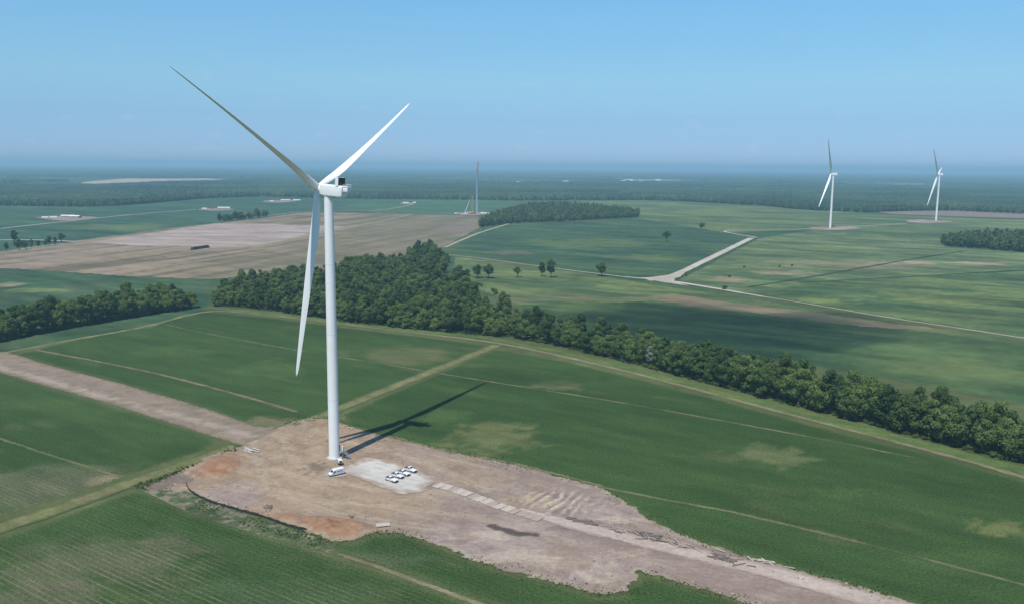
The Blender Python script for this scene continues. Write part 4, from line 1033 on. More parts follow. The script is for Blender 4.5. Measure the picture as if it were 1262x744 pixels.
for s in (-.66, .66):
    mb.tube((3.5, s, 4.2), (6.4, s, 1.15), .05, n=5); mb.tube((3.5, s, 3.65), (6.4, s, .6), .035, n=5); mb.tube((2.3, s, 4.2), (3.5, s, 4.2), .05, n=5)
    for f in (0, .33, .66, 1): mb.tube((3.5 + 2.9 * f, s, 3.1 - 3.0 * f), (3.5 + 2.9 * f, s, 4.2 - 3.05 * f), .04, n=5)
    mb.tube((2.3, s, 3.2), (2.3, s, 4.2), .04, n=5)
mb.build('railing', M_STEEL, stair)
mb = MB(); mb.box(3.2, 3.5, -.7, .75, 3.25, 4.9); mb.build('door_leaf', M_WHITE, stair)

# ------------------------------------------------------------------ vehicles
M_PAINT = solid('white_paint', (0.78, 0.78, 0.77), rough=.28, var=.015, spec=.6)
M_PAINTD = solid('van_paint', (0.74, 0.76, 0.80), rough=.3, var=.015, spec=.6)
M_GLASS = glass_mat('car_glass'); M_TYRE = solid('tyre_rubber', (0.018, 0.018, 0.018), rough=.85)
M_RIM = solid('alloy_rim', (0.45, 0.45, 0.46), rough=.35, metal=.7); M_PLAST = solid('black_plastic', (0.025, 0.025, 0.027), rough=.6)
M_LAMP = solid('lamp_lens', (0.7, 0.7, 0.68), rough=.1); M_RED = solid('tail_lens', (0.35, 0.02, 0.02), rough=.2)
def tyre_at(x, y, r, w, parent):
    mb = MB(); n = 24; rings = []
    for rr, yy in ((r * .62, -w / 2), (r * .92, -w / 2), (r, -w / 2 + .05), (r, w / 2 - .05), (r * .92, w / 2), (r * .62, w / 2)):
        rings.append([(rr * math.cos(2 * math.pi * i / n), yy, rr * math.sin(2 * math.pi * i / n)) for i in range(n)])
    mb.loft(rings, caps=False)
    mb.loft([rings[-1], rings[0]], caps=False)
    wh = mb.build('wheel', M_TYRE, parent, smooth=True); wh.location = (x, y, r)
    mb = MB(); s = 1 if y > 0 else -1
    mb.tube((0, -w * .3, 0), (0, w * .3, 0), r * .62, n=20)
    for k in range(5):
        a = 2 * math.pi * k / 5; mb.tube((0, s * w * .38, 0), (r * .5 * math.cos(a), s * w * .36, r * .5 * math.sin(a)), .06, n=4)
    mb.build('rim', M_RIM, wh)
def body_shell(prof_rows, parent, name, mat, bevel=.05):
    mb = MB(); mb.loft(prof_rows); return mb.build(name, mat, parent, bevel=bevel, smooth=True)
def sect(x, w0, w1, z0, zm, z1):
    """body cross-section at x: sill w0, shoulder w1"""
    return [(x, -w0, z0), (x, w0, z0), (x, w1, zm), (x, w1 * .93, z1), (x, -w1 * .93, z1), (x, -w1, zm)]
def make_pickup():
    root = empty('pickup_truck')
    # hood, cab sides and bed walls: x forward
    body_shell([sect(.62, .90, .99, .48, .95, 1.16), sect(2.0, .90, .99, .48, .95, 1.14), sect(2.62, .86, .95, .50, .92, 1.05), sect(2.86, .78, .86, .52, .85, .95)], root, 'hood', M_PAINT)
    body_shell([sect(-1.05, .92, 1.0, .45, .95, 1.14), sect(.60, .92, 1.0, .45, .95, 1.16)], root, 'body', M_PAINT, .03)
    mb = MB()
    for s in (-1, 1): mb.box(-2.90, -1.07, s * .99 if s < 0 else .86, -.86 if s < 0 else .99, .52, 1.18)
    mb.box(-2.90, -1.07, -.85, .85, .52, .66); mb.build('bed', M_PAINT, root, bevel=.03)
    mb = MB(); mb.box(-2.98, -2.905, -.97, .97, .55, 1.17); mb.build('tailgate', M_PAINT, root, bevel=.02)
    mb = MB(); mb.box(-2.88, -1.09, -.85, .85, .665, .70)
    for s in (-1, 1): mb.box(-2.88, -1.09, s * .845 - .012, s * .845 + .012, .70, 1.16)
    for s in (-1, 1): mb.box(-2.9, -1.08, s * .925 - .08, s * .925 + .08, 1.182, 1.215)
    mb.build('bed_liner', M_PLAST, root)
    # cab
    def gh(x, w, z): return [(x, -w, z), (x, w, z)]
    mb = MB()
    lo = [(-1.00, -.90, 1.14), (.92, -.92, 1.14), (.92, .92, 1.14), (-1.00, .90, 1.14)]; hi = [(-.80, -.70, 1.80), (.18, -.72, 1.82), (.18, .72, 1.82), (-.80, .70, 1.80)]
    mb.loft([lo, hi]); mb.build('cab', M_PAINT, root, bevel=.05, smooth=True)
    def pane(name, pts, off):
        q = [Vector(p) for p in pts]; nrm = (q[1] - q[0]).cross(q[2] - q[0]).normalized()
        c = sum(q, Vector()) / 4; 
        if nrm.dot(c - Vector((-.2, 0, 1.45))) < 0: nrm = -nrm
        m_ = MB(); a = [p + nrm * off for p in q]; b = [p + nrm * (off - .02) for p in q]; m_.loft([b, a]); return m_.build(name, M_GLASS, root)
    pane('windshield', [(.80, -.80, 1.22), (.80, .80, 1.22), (.25, .66, 1.76), (.25, -.66, 1.76)], .018)
    pane('rear_window', [(-.975, -.72, 1.24), (-.975, .72, 1.24), (-.83, .60, 1.72), (-.83, -.60, 1.72)], .018)
    for s in (-1, 1):
        pane('side_window', [(-.22, s * .892, 1.20), (.66, s * .898, 1.20), (.16, s * .745, 1.74), (-.20, s * .742, 1.74)], .018)
        pane('side_window', [(-.90, s * .886, 1.20), (-.30, s * .890, 1.20), (-.28, s * .742, 1.74), (-.74, s * .735, 1.74)], .018)
        m_ = MB(); m_.box(.55, .72, s * 1.12 - .12, s * 1.12 + .12, 1.18, 1.38); m_.build('wing_mirror', M_PLAST, root, bevel=.03)
        m_ = MB(); m_.box(2.74, 2.875, s * .72 - .17, s * .72 + .17, .76, .92); m_.build('headlight', M_LAMP, root, bevel=.02)
        m_ = MB(); m_.box(-3.0, -2.93, s * .93 - .06, s * .93 + .06, .72, 1.12); m_.build('tail_light', M_RED, root, bevel=.01)
    m_ = MB(); m_.box(2.80, 2.90, -.52, .52, .62, .92); m_.build('grille', M_PLAST, root, bevel=.02)
    m_ = MB(); m_.box(2.80, 3.02, -.90, .90, .42, .60); m_.build('front_bumper', M_PLAST, root, bevel=.04)
    m_ = MB(); m_.box(-3.14, -2.99, -.88, .88, .44, .60); m_.build('rear_bumper', M_RIM, root, bevel=.03)
    for x in (1.85, -1.85):
        for s in (-1, 1):
            tyre_at(x, s * .84, .40, .27, root)
            m_ = MB(); n = 14; m_.loft([[(x + rr * math.cos(math.pi * i / n), s * 1.0, .40 + rr * math.sin(math.pi * i / n)) for i in range(n + 1)] for rr in (.42, .52)], caps=False, closed=False); m_.build('wheel_arch', M_PLAST, root)
    m_ = MB(); m_.box(-2.6, 2.6, -.5, .5, .36, .50); m_.build('chassis', M_PLAST, root)
    return root
def children(o): return [c for c in bpy.data.objects if c.parent == o]
def copy_tree(o, parent=None):
    c = o.copy(); COL.objects.link(c)
    if parent is not None: c.parent = parent
    for ch in children(o): copy_tree(ch, c)
    return c
a_ = G(475.4, 591.6); b_ = G(489.0, 596.4); hd = math.atan2(b_[1] - a_[1], b_[0] - a_[0])
pk = make_pickup()
pick_lab = ['white pickup truck nearest the camera, at the left front end of the parked row', 'white pickup truck second from the left end of the parked row', 'white pickup truck third from the left end, one in from the far truck', 'white pickup truck at the far right end of the parked row']
pos = [G(482.3, 593.2), G(489.5, 588.4), G(497.5, 585.2), G(505.5, 581.2)]
for i in range(4):
    o = pk if i == 0 else copy_tree(pk)
    o.location = (pos[i][0], pos[i][1], .31); o.rotation_euler = (0, 0, hd + R((0, 2, -1.5, 1)[i]))
    tag(o, pick_lab[i], 'pickup truck', 'white pickups parked on the gravel')

# delivery van by the tower
def make_van():
    root = empty('panel_van')
    prof = [(-2.95, .42), (2.75, .42), (2.98, .62), (2.92, 1.05), (2.1, 1.28), (1.45, 2.10), (1.1, 2.36), (.4, 2.48), (-2.9, 2.48), (-2.98, 2.3)]
    mb = MB(); mb.loft([[(x, -.98, z) for x, z in prof], [(x, .98, z) for x, z in prof]]); mb.build('body', M_PAINTD, root, bevel=.09, smooth=True, seg=3)
    mb = MB()
    mb.loft([[(2.0, -.80, 1.36), (2.0, .80, 1.36), (1.48, .74, 2.08), (1.48, -.74, 2.08)], [(2.03, -.80, 1.385), (2.03, .80, 1.385), (1.51, .74, 2.105), (1.51, -.74, 2.105)]]); mb.build('windshield', M_GLASS, root)
    for s in (-1, 1):
        mb = MB(); mb.loft([[(1.78, s * .985, 1.34), (.72, s * .985, 1.34), (.72, s * .985, 2.0), (1.38, s * .985, 2.0)], [(1.78, s * .998, 1.34), (.72, s * .998, 1.34), (.72, s * .998, 2.0), (1.38, s * .998, 2.0)]]); mb.build('side_window', M_GLASS, root)
        mb = MB(); mb.box(2.78, 2.98, s * .70 - .16, s * .70 + .16, .78, 1.02); mb.build('headlight', M_LAMP, root, bevel=.03)
        mb = MB(); mb.box(1.55, 1.75, s * 1.13 - .13, s * 1.13 + .13, 1.32, 1.62); mb.build('wing_mirror', M_PLAST, root, bevel=.03)
        mb = MB(); mb.box(-3.0, -2.94, s * .88 - .07, s * .88 + .07, 1.0, 1.5); mb.build('tail_light', M_RED, root)
    mb = MB(); mb.box(2.80, 3.04, -.92, .92, .38, .62); mb.build('front_bumper', M_PLAST, root, bevel=.05)
    mb = MB(); mb.box(-3.06, -2.90, -.92, .92, .38, .56); mb.build('rear_bumper', M_PLAST, root, bevel=.03)
    mb = MB(); mb.box(-2.7, 2.6, -.7, .7, .30, .44); mb.build('chassis', M_PLAST, root)
    for x in (1.95, -1.85):
        for s in (-1, 1): tyre_at(x, s * .87, .36, .25, root)
    # the dark blue mark on its flank: too small to read in the photo, a slanted block broken like lettering
    mk = solid('blue_marking', (0.05, 0.07, 0.16), rough=.4)
    mb = MB(); w = [.30, .24, .16, .28, .22, .30, .2]; x = -1.95
    for i, ww in enumerate(w):
        for s in (-1, 1): 
            y0, y1 = (-.992, -.984) if s < 0 else (.984, .992)
            zt = 1.86 if i in (0, 3, 5) else 1.78; 
            mb.box(x, x + ww, y0, y1, 1.46, zt)
        x += ww + .09
    mb.build('side_marking', mk, root)
    return root
van = make_van(); vp = G(414.5, 585.6); va = G(404.5, 588.6); vb = G(424.5, 584.0)
van.location = (vp[0], vp[1], .31); van.rotation_euler = (0, 0, math.atan2((va - vb)[1], (va - vb)[0]))
tag(van, 'white panel van with dark blue side marking parked below the tower foot', 'van')
# generator unit by the stair
gen = empty('generator_trailer'); 
mb = MB(); mb.box(-1.2, 1.1, -.8, .8, .72, 2.1); mb.build('housing', M_PAINT, gen, bevel=.22, smooth=True, seg=3)
mb = MB(); mb.box(-1.3, 1.2, -.75, .75, .42, .70); mb.tube((1.2, 0, .5), (2.2, 0, .45), .06); mb.build('frame', M_PLAST, gen)
mb = MB(); mb.box(1.105, 1.13, -.55, .55, 1.0, 1.75); mb.build('grille', M_PLAST, gen)
mb = MB(); mb.tube((-.4, .3, 2.1), (-.4, .3, 2.45), .07); mb.build('exhaust', M_STEEL, gen)
for s in (-1, 1): tyre_at(0, s * .88, .36, .22, gen)
gpos = G(419.3, 572.6); gen.location = (gpos[0], gpos[1], .31); gen.rotation_euler = (0, 0, R(-70))
tag(gen, 'small white boxy unit on a dark base at the foot of the tower stair', 'generator')

# ------------------------------------------------------------------ things lying on the pad
M_WOOD = solid('weathered_timber', (0.36, 0.29, 0.235), rough=.9, var=.2, scale=2.0)
M_WOODL = solid('pale_timber', (0.47, 0.405, 0.335), rough=.9, var=.16, scale=1.5)
M_WOODD = solid('dark_timber', (0.19, 0.155, 0.125), rough=.9, var=.25, scale=2.0)
ml = chaikin(GP([(538,597.5),(560,604),(585,612.5),(612,623),(645,633.5),(668,640.5)]), 1, False)
seg = np.r_[0, np.cumsum(np.linalg.norm(np.diff(ml, axis=0), axis=1))]
nm = 15
rm = random.Random(4)
MATS = []
for m_ in (M_WOODL, M_WOODL, M_WOOD):
    mb = MB()
    for k in range(8): 
        y = -2.3 + k * .585; mb.box(-1.32 + rm.uniform(-.03, .03), 1.32 + rm.uniform(-.03, .03), y, y + .53, .0, .16 + rm.uniform(-.015, .015))
    mb.box(-.9, -.7, -2.3, 2.3, -.06, -.005); mb.box(.7, .9, -2.3, 2.3, -.06, -.005)
    o = mb.build('timber_mat', m_); MATS.append(o.data); bpy.data.objects.remove(o)
for i in range(nm):
    s = (i + .5) / nm * seg[-1]; p = np.array([np.interp(s, seg, ml[:, 0]), np.interp(s, seg, ml[:, 1])]); q = np.array([np.interp(s + 1, seg, ml[:, 0]), np.interp(s + 1, seg, ml[:, 1])])
    o = bpy.data.objects.new('timber_mat', MATS[i % 3 if i < 12 else 2]); link(o); d = q - p
    k = seg[-1] / nm / 2.75
    o.location = (p[0] + rm.uniform(-.3, .3), p[1] + rm.uniform(-.3, .3), .27); o.rotation_euler = (0, 0, math.atan2(d[1], d[0]) + R(rm.uniform(-4, 4))); o.scale = (k, 1, 1)
    end = 'at the end by the parked pickups' if i == 0 else ('at the end where the mats meet the haul road' if i == nm - 1 else 'in the middle of the laid track')
    tag(o, f'weathered timber mat {end}' if i in (0, nm - 1) else 'weathered timber mat laid flush within the track between the pickups and haul road', 'timber mat', 'timber mats of the track' if 0 < i < nm - 1 else None)
# loose slab, pallets and timber heaps
def heap(px, py, n, spread, length, mat, label, seed, name='timber_heap', w=.25, ang=None):
    rg = random.Random(seed); p = G(px, py); mb = MB(); a0 = math.atan2(ROWDIR[1], ROWDIR[0]) if ang is None else ang
    for k in range(n):
        a = a0 + rg.gauss(0, .45); l = length * rg.uniform(.5, 1.1); x = rg.gauss(0, spread[0]); y = rg.gauss(0, spread[1])
        x, y = x * math.cos(a0) - y * math.sin(a0), x * math.sin(a0) + y * math.cos(a0)
        mt = Matrix.Translation((x, y, rg.uniform(.06, .5))) @ Matrix.Rotation(a, 4, 'Z') @ Matrix.Rotation(rg.gauss(0, .12), 4, 'Y')
        mb.box(-l / 2, l / 2, -w * rg.uniform(.4, 1), w * rg.uniform(.4, 1), -.08, .08, mt)
    o = mb.build(name, mat); o.location = (p[0], p[1], .28); tag(o, label, 'timber')
    return o
heap(309, 555.5, 14, (1.2, 1.0), 4.5, solid('pale_planks', (.52,.50,.47), rough=.85), 'pale planks lying loose at the pad corner by the grass verge', 1, 'plank_heap')
heap(330, 627, 9, (1.2, .8), 3.0, M_WOODD, 'small heap of dark and pale boards inside the black silt fence', 2, 'plank_heap')
heap(433, 636, 6, (.7, .5), 2.0, M_WOODD, 'little dark scrap pile on the orange soil', 3, 'plank_heap')
heap(722, 644, 22, (3.6, .7), 4.0, M_WOODD, 'dark timber pieces strewn beside the haul road, nearest the mat track', 4)
heap(770, 656, 18, (4.0, .6), 4.0, M_WOOD, 'strewn brown timbers beside the haul road, right of the dark strewn pieces', 5)
heap(800, 661.5, 22, (2.2, .9), 4.5, M_WOODD, 'tangled dark timber heap midway along the haul road', 6)
heap(835, 672, 24, (4.0, .7), 4.5, M_WOOD, 'long scatter of brown timbers beside the haul road', 7)
heap(895, 690, 20, (3.0, .8), 4.8, M_WOODD, 'dark timber heap beside the haul road, farthest from the turbine', 8)
heap(935, 691.5, 10, (5.0, .5), 5.5, M_WOODL, 'pale timbers lying in line along the field edge', 9)
sp = G(472, 648); mb = MB()
for k in range(5): mb.box(-2.2, 2.2, -1.2 + k * .49, -1.2 + k * .49 + .46, 0, .2)
mb.box(-1.8, -1.5, -1.2, 1.2, -.15, -.005); mb.box(1.5, 1.8, -1.2, 1.2, -.15, -.005)
o = mb.build('timber_mat', M_WOODL); o.location = (sp[0], sp[1], .45); o.rotation_euler = (0, 0, math.atan2(ROWDIR[1], ROWDIR[0]) + .9); tag(o, 'single pale timber mat lying by the green crop notch below the pickups', 'timber mat')
# black silt fence along the pad's rim
fl_ = chaikin(GP([(229,596),(232,604),(242,611),(260,619.5),(280,625),(299,630.5),(325,637.5),(341,643.5),(357,649),(378,654)]), 2, False)
sf = empty('silt_fence', (fl_[0][0], fl_[0][1], 0)); off = fl_[0]
M_SILT = solid('black_fabric', (0.016, 0.018, 0.017), rough=.85, var=.3)
sgf = np.r_[0, np.cumsum(np.linalg.norm(np.diff(fl_, axis=0), axis=1))]; nf = int(sgf[-1] / 1.2); ss = np.linspace(0, sgf[-1], nf)
pf = np.stack([np.interp(ss, sgf, fl_[:, 0]), np.interp(ss, sgf, fl_[:, 1])], 1) - off
mb = MB(); tz = np.gradient(pf, axis=0); tz /= np.linalg.norm(tz, axis=1)[:, None]; nz_ = np.stack([-tz[:, 1], tz[:, 0]], 1) * .02
rings = []
for i in range(nf):
    h = .92 + .12 * math.sin(i * 2.1) - (.25 if i % 9 == 4 else 0); p = pf[i] + nz_[i] * rm.uniform(-6, 6); q = p + nz_[i] * rm.uniform(2, 9)
    rings.append([(p[0] - nz_[i][0], p[1] - nz_[i][1], -.1), (p[0] + nz_[i][0], p[1] + nz_[i][1], -.1), (q[0] + nz_[i][0], q[1] + nz_[i][1], h), (q[0] - nz_[i][0], q[1] - nz_[i][1], h)])
mb.loft(rings); mb.build('fabric', M_SILT, sf)
for i in range(0, nf, 2):
    mb = MB(); p = pf[i] + nz_[i] * 7; mb.box(-.03, .03, -.03, .03, -.2, 1.25); o = mb.build('post', M_WOODL, sf); o.location = (p[0], p[1], 0)
tag(sf, 'low black silt fence curving along the lower left rim of the dirt pad', 'fence')
# spoil clods on the pad, nobody would count them
cl_p, _ = sdist(np.zeros((1, 2)), PAD), None
lo, hi = PAD.min(0), np.minimum(PAD.max(0), [140, 420]); cand = RNG.uniform(lo, hi, (9000, 2)); sdc, _ = sdist(cand, PAD)
dens = fbm(cand[:, 0] / 9, cand[:, 1] / 9, 301, 4); okc = (sdc < -.5) & (dens > .56) & (_gr(cand[:, 0], cand[:, 1]) > 5); 
ring_ = (np.abs(sdc + 1.2) < 1.1); okc |= ring_ & (RNG.random(len(cand)) < .7)
cand = cand[okc]; s2c, _ = sdist(cand, _gv); cand = cand[s2c > 2]; 
cm = []
for k in range(3):
    bm = bmesh.new(); bmesh.ops.create_icosphere(bm, subdivisions=2, radius=.5)
    for v_ in bm.verts: v_.co *= 1 + random.uniform(-.3, .3); v_.co.z *= .6
    me = bpy.data.meshes.new('clod'); bm.to_mesh(me); bm.free(); me.materials.append(solid('clod_%d' % k, ((.30,.23,.18), (.24,.175,.13), (.38,.32,.25))[k], rough=.95, var=.2)); cm.append(me)
CL_C = proto_coll('clod_kinds', cm)
scatter('soil_clods', np.column_stack([cand, np.full(len(cand), .2)]), RNG.uniform(.25, .95, len(cand)) ** 1.5, CL_C, M_SOIL, 31)

# ------------------------------------------------------------------ far things
M_FARWHITE = solid('far_white', (0.80, 0.80, 0.79), rough=.6, var=.03); M_ROOFG = solid('grey_roof', (0.30, 0.30, 0.31), rough=.7); M_BLUE = solid('blue_steel', (0.10, 0.16, 0.34), rough=.5)
M_YEL = solid('crane_yellow', (0.42, 0.36, 0.10), rough=.5); M_CRED = solid('crane_red', (0.55, 0.10, 0.07), rough=.5); M_BALE = solid('old_bales', (0.085, 0.062, 0.050), rough=.95, var=.35, scale=.6)
# unfinished tower with its cranes
ub = G(587.5, 263.2)
ut = empty('unfinished_turbine_tower', (ub[0], ub[1], .3))
lathe('tower', [(2.3, .5), (2.25, 30), (2.1, 60), (1.9, 84), (1.75, 101)], solid('tower_pale_blue', (0.55, 0.66, 0.76), rough=.45, var=.02), ut, 24)
lathe('foundation', [(3.4, -.3), (3.4, .45), (2.5, .6)], M_CONC, ut, 24)
lathe('top_flange', [(1.75, 101), (2.0, 101.1), (2.0, 102.2), (1.7, 102.3)], M_DARK, ut, 24)
tag(ut, 'pale tower of an unfinished turbine without rotor, on a far pad beyond the brown field', 'tower')
def lattice(mb, p, q, w0, w1, nseg, r=.12):
    p = Vector(p); q = Vector(q); d = (q - p).normalized(); a = d.orthogonal().normalized(); b = d.cross(a)
    cs = []
    for i in range(nseg + 1):
        f = i / nseg; c = p.lerp(q, f); w = (w0 + (w1 - w0) * f) / 2
        cs.append([c + a * sx_ * w + b * sy_ * w for sx_, sy_ in ((1, 1), (-1, 1), (-1, -1), (1, -1))])
    for i in range(nseg):
        for k in range(4):
            mb.tube(cs[i][k], cs[i + 1][k], r, n=4, caps=False); mb.tube(cs[i][k], cs[i + 1][(k + 1) % 4], r * .6, n=3, caps=False); mb.tube(cs[i][k], cs[i][(k + 1) % 4], r * .6, n=3, caps=False)
def crawler(root):
    for s in (-1, 1):
        mb = MB(); mb.box(-5, 5, s * 3.4 - .7, s * 3.4 + .7, .1, 1.5); mb.build('track', M_PLAST, root, bevel=.5)
    mb = MB(); mb.box(-6, 3, -2.6, 2.6, 1.55, 3.6); mb.build('upper_carriage', M_YEL, root, bevel=.2)
    mb = MB(); mb.box(1.2, 3.6, 2.7, 4.3, 1.7, 4.2); mb.build('cab', M_GLASS, root, bevel=.15)
    mb = MB(); mb.box(-8.4, -6.05, -2.4, 2.4, 1.4, 4.4); mb.build('counterweight', M_DARK, root, bevel=.15)
cb = G(584.8, 263.6); cr = empty('crawler_crane', (cb[0], cb[1], .3)); crawler(cr)
mb = MB(); lattice(mb, (2.5, 0, 2.5), (5.5, 0, 96), 3.0, 2.6, 24, .32); mb.build('main_boom', M_BLUE, cr)
mb = MB(); lattice(mb, (5.5, 0, 96), (9.0, 0, 126), 2.6, 1.2, 9, .30); mb.build('jib', M_CRED, cr)
mb = MB(); mb.tube((9, 0, 126), (8.6, 0, 104), .09, n=4); mb.box(8.1, 9.1, -.4, .4, 102, 104); mb.build('hook_block', M_CRED, cr)
tag(cr, 'tall blue lattice crawler crane with red jib beside the unfinished tower', 'crane')
cb = G(581.3, 264); c2 = empty('tower_mast_crane', (cb[0], cb[1], .3)); crawler(c2)
mb = MB(); lattice(mb, (1.5, 0, 2.5), (1.8, 0, 44), 2.6, 2.2, 12, .34); mb.build('mast', M_YEL, c2)
tag(c2, 'short dark yellow crane mast left of the unfinished tower', 'crane')
cb = G(573.8, 264.6); c3 = empty('mobile_crane', (cb[0], cb[1], .3))
mb = MB(); mb.box(-6.5, 6.5, -1.5, 1.5, .9, 2.1); mb.build('carrier', M_FARWHITE, c3, bevel=.15)
for x in (-5, -3, 3, 5):
    for s in (-1, 1): tyre_at(x, s * 1.3, .75, .5, c3)
mb = MB(); mb.box(4.2, 6.4, -1.3, 1.3, 2.15, 3.3); mb.build('cab', M_GLASS, c3, bevel=.15)
bd = G(579.5, 264.6) - G(573.8, 264.6); bl = 34
mb = MB(); mb.tube((-2, 0, 2.5), (-2 + 9, 0, 2.5 + 24), .75, .6, 6); mb.tube((7, 0, 26.5), (10.5, 0, 36), .5, .4, 6); mb.build('telescopic_boom', M_FARWHITE, c3)
tag(c3, 'white mobile crane with slanted telescopic boom at the left of the unfinished tower pad', 'crane')
def box_thing(name, px, py, l, w, h, ang, label, cat, mat=M_FARWHITE, group=None, roof=None):
    p = G(px, py); e = empty(name, (p[0], p[1], .3), ang); tag(e, label, cat, group)
    mb = MB(); mb.box(-l / 2, l / 2, -w / 2, w / 2, 0, h); mb.build('body', mat, e, bevel=.08)
    mb = MB()
    for k in range(int(l / 1.2)):
        for s in (-1, 1): mb.box(-l / 2 + .4 + k * 1.2, -l / 2 + .7 + k * 1.2, s * (w / 2 + .03) - .02, s * (w / 2 + .03) + .02, .2, h - .2)
    mb.build('ribs', mat, e)
    mb = MB(); mb.box(l / 2 + .003, l / 2 + .05, -w / 2 + .2, w / 2 - .2, .15, h - .2); mb.build('door', M_ROOFG, e)
    return e
box_thing('shipping_container', 599.5, 263.8, 14, 3, 3.0, .05, 'white container right of the unfinished tower foot, on the right of the two', 'container')
box_thing('shipping_container', 595, 263.4, 10, 3, 2.8, .0, 'white container close right of the unfinished tower foot', 'container')
box_thing('shipping_container', 562, 263.8, 8, 3, 2.6, .1, 'small white container at the left end of the unfinished tower pad', 'container')
box_thing('shipping_container', 578, 262.8, 9, 3, 2.6, .1, 'white container behind the short crane mast', 'container')
# blades and tower sections laid out on the sites at the left
def laid_blade(px, py, ang, s, label):
    p = G(px, py); e = empty('laid_blade', (p[0], p[1], .5)); tag(e, label, 'turbine blade')
    o = bpy.data.objects.new('shell', BLADE_ME); link(o, e); o.rotation_euler = (R(90), 0, ang); o.location = (0, 0, 1.9); o.scale = (s, s, s)
    for f in (.1, .62):
        mb = MB(); mb.box(-1.4, 1.4, -1, 1, 0, .9 if f < .3 else 1.6); k = mb.build('cradle', M_STEEL, e); d_ = Matrix.Rotation(ang, 3, 'Z') @ Vector((0, -1, 0)); k.location = d_ * (ROTOR_R - 1.2) * s * f; k.rotation_euler = (0, 0, ang)
def tube_section(px, py, l, r, ang, label, group=None):
    p = G(px, py); e = empty('tower_section', (p[0], p[1], .3), ang); tag(e, label, 'tower section', group)
    mb = MB(); mb.tube((-l / 2, 0, r + .5), (l / 2, 0, r + .5), r, r * .96, 24); mb.build('shell', M_FARWHITE, e, smooth=True)
    for s in (-1, 1):
        mb = MB(); mb.box(s * l * .35 - .6, s * l * .35 + .6, -r, r, 0, .8); mb.build('cradle', M_STEEL, e)
tube_section(84, 267.6, 30, 1.8, .05, 'long white tower section lying at the left site, largest there')
tube_section(92, 268.2, 22, 2.0, .0, 'shorter white tower section lying right of the largest one at the left site')
box_thing('shipping_container', 56, 268.7, 14, 3, 3, .0, 'white container at the left of the two on the far left site', 'container')
box_thing('shipping_container', 66, 268.5, 16, 3, 3, .1, 'white container nearer the white tower sections on the far left site', 'container')
box_thing('shipping_container', 98.5, 268.9, 6, 3, 3, .3, 'dark container beside the white tower section on the far left site', 'container', M_PLAST)
tube_section(276, 257.3, 32, 1.7, .05, 'long white tower section lying on the site beyond the copse')
box_thing('shipping_container', 252, 257.9, 12, 3, 3, .1, 'white container at the left on the site beyond the copse', 'container')
box_thing('shipping_container', 262, 257.6, 10, 3, 2.6, .1, 'rust red container on the site beyond the copse', 'container', solid('rust_red', (.22, .10, .08), rough=.7))
tube_section(352, 247.7, 30, 1.7, .1, 'white tower section on the far site left of the turbine mast, near the forest')
tube_section(366, 248.0, 24, 2.0, -.1, 'shorter white tower section on the far site near the forest')
box_thing('shipping_container', 335, 248.4, 12, 3, 3, .1, 'white container on the far site near the forest, left of the tower sections', 'container')
box_thing('shipping_container', 500, 250.6, 18, 3, 3, .1, 'white container on the small far pad right of the main turbine', 'container')
box_thing('shipping_container', 511, 250.4, 10, 3, 3, -.1, 'smaller white container on the small far pad right of the main turbine', 'container')
# stacked bales on the ploughed field
bp_ = G(246.5, 307.0); b0 = G(236.8, 308.8); b1 = G(257.6, 305.6); ba = math.atan2((b1 - b0)[1], (b1 - b0)[0]); bl = np.linalg.norm(b1 - b0)
bs_ = empty('bale_stack', (bp_[0], bp_[1], .2), ba); tag(bs_, 'long dark brown stack of bales on the pale ploughed field', 'bale stack')
nb = int(bl / 2.6)
for lv, hh in ((0, 0), (1, 1.9)):
    mb = MB()
    for k in range(nb - lv):
        x = -bl / 2 + (k + lv * .5) * bl / nb
        for y in (-1.9, 0.05):
            mb.box(x + .05, x + bl / nb - .06 + rm.uniform(-.05, .03), y, y + 1.85, hh + .01, hh + 1.86 + rm.uniform(-.06, .04))
    mb.build('bale_layer', M_BALE, bs_, bevel=.12)
# farm buildings among the trees near the horizon
def farm(px, py, l, w, h, ang, label, white=True, cat='building'):
    p = G(px, py); e = empty('farm_building', (p[0], p[1], .3), ang); tag(e, label, cat)
    mb = MB(); mb.box(-l / 2, l / 2, -w / 2, w / 2, 0, h); mb.build('wall', M_FARWHITE, e)
    mb = MB(); mb.loft([[(-l / 2 - .5, -w / 2 - .6, h + .003), (-l / 2 - .5, 0, h + w * .22), (-l / 2 - .5, w / 2 + .6, h + .003)], [(l / 2 + .5, -w / 2 - .6, h + .003), (l / 2 + .5, 0, h + w * .22), (l / 2 + .5, w / 2 + .6, h + .003)]]); mb.build('roof', M_FARWHITE if white else M_ROOFG, e)
    mb = MB(); mb.box(-w * .15, w * .15, -w / 2 - .06, -w / 2 - .003, 0, h * .7); mb.build('door', M_ROOFG, e)
farm(638, 225.8, 22, 12, 8, 0, 'white farm shed near the horizon, first right of the unfinished tower')
farm(664, 225.5, 20, 12, 8, .2, 'white farm shed near the horizon, next to a wider one at its right')
farm(697, 225.2, 42, 16, 9, .1, 'wide white farm shed near the horizon between two groups of sheds')
farm(768, 224.6, 36, 18, 10, .0, 'white shed at the left of the large group near the horizon')
farm(775, 223.8, 70, 20, 12, .05, 'longest white shed in the large group near the horizon')
farm(790, 224.2, 30, 16, 9, -.1, 'grey roofed shed at the right of the large group near the horizon', False)
farm(811, 223.4, 50, 18, 9, .1, 'white shed apart at the right end of the large group near the horizon')
farm(753, 226.2, 26, 14, 8, .3, 'low white shed in front of the large group near the horizon')

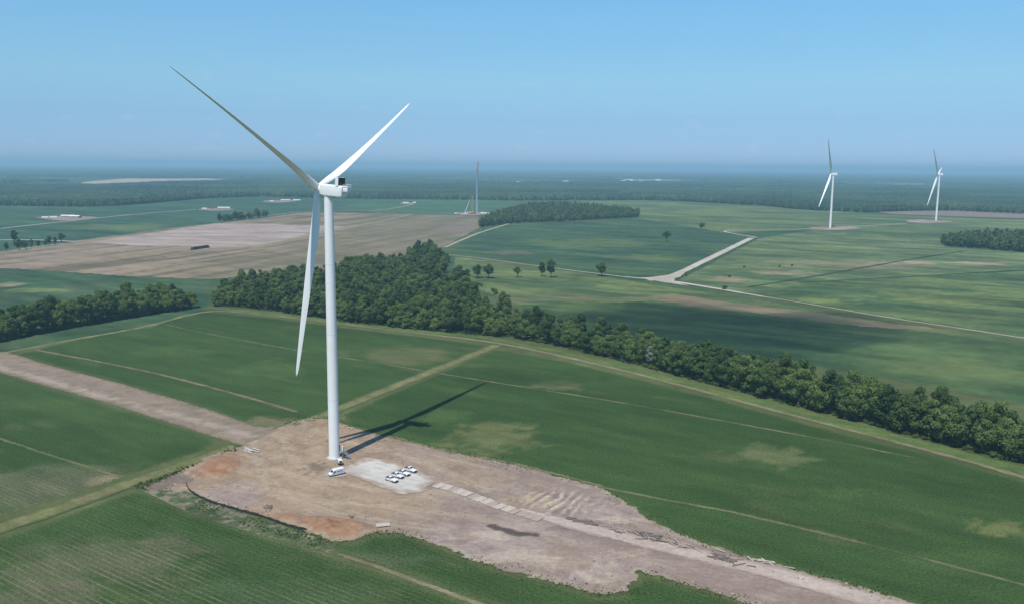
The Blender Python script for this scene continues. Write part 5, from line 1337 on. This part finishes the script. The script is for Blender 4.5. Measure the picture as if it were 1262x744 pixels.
# ------------------------------------------------------------------ the cloud whose shadow lies on the field behind the belt
def make_cloud(px_c, px_list, alt, name, dens):
    c = G(*px_c); k = alt / SUNV[2]; C = np.array([c[0], c[1], 0]) + SUNV * k
    pts = GP(px_list) - c
    ang = np.arctan2(pts[:, 1], pts[:, 0]); rad = np.hypot(pts[:, 0], pts[:, 1]); o_ = np.argsort(ang); ang = ang[o_]; rad = rad[o_]
    ang = np.r_[ang - 2 * np.pi, ang, ang + 2 * np.pi]; rad = np.r_[rad, rad, rad]
    bm = bmesh.new(); bmesh.ops.create_icosphere(bm, subdivisions=5, radius=1)
    co = np.array([v.co for v in bm.verts])
    a = np.arctan2(co[:, 1], co[:, 0]); r = np.interp(a, ang, rad); hxy = np.hypot(co[:, 0], co[:, 1])
    bump = 1 + .22 * (fbm(co[:, 0] * 4 + co[:, 2] * 3, co[:, 1] * 4 - co[:, 2] * 2, 401, 4) - .5) * 2
    out = np.column_stack([co[:, 0] * r * bump, co[:, 1] * r * bump, np.where(co[:, 2] > 0, co[:, 2] * 60, co[:, 2] * 22) * bump])
    for v_, p in zip(bm.verts, out): v_.co = p
    me = bpy.data.meshes.new(name); bm.to_mesh(me); bm.free()
    m, t = new_mat('cloud_vapour'); ou = N(t, 'ShaderNodeOutputMaterial'); pv = N(t, 'ShaderNodeVolumePrincipled'); pv.inputs['Color'].default_value = (1, 1, 1, 1); pv.inputs['Density'].default_value = dens; pv.inputs['Anisotropy'].default_value = .3
    t.links.new(pv.outputs[0], ou.inputs['Volume']); me.materials.append(m)
    o = bpy.data.objects.new(name, me); link(o); o.location = C; o['kind'] = 'stuff'
    return o
make_cloud((900,408), [(665,410),(700,388),(760,374),(850,374),(930,388),(1030,386),(1090,397),(1130,410),(1080,424),(1010,436),(950,450),(860,440),(760,425)], 650, 'cloud', .015)

# ------------------------------------------------------------------ the air
def make_haze():
    me = bpy.data.meshes.new('haze'); bm = bmesh.new(); bmesh.ops.create_cube(bm, size=1.0)
    bmesh.ops.scale(bm, vec=(52000, 52000, 190), verts=bm.verts); bmesh.ops.translate(bm, vec=(0, 0, 93), verts=bm.verts); bm.to_mesh(me); bm.free()
    m, t = new_mat('hazy_air'); ou = N(t, 'ShaderNodeOutputMaterial'); pv = N(t, 'ShaderNodeVolumePrincipled')
    pv.inputs['Color'].default_value = (0.48, 0.83, 1.0, 1); pv.inputs['Density'].default_value = 1.12e-4; pv.inputs['Anisotropy'].default_value = 0.0
    t.links.new(pv.outputs[0], ou.inputs['Volume']); me.materials.append(m)
    o = bpy.data.objects.new('haze', me); link(o); o['kind'] = 'stuff'
make_haze()
print('objects', len(scene.objects))
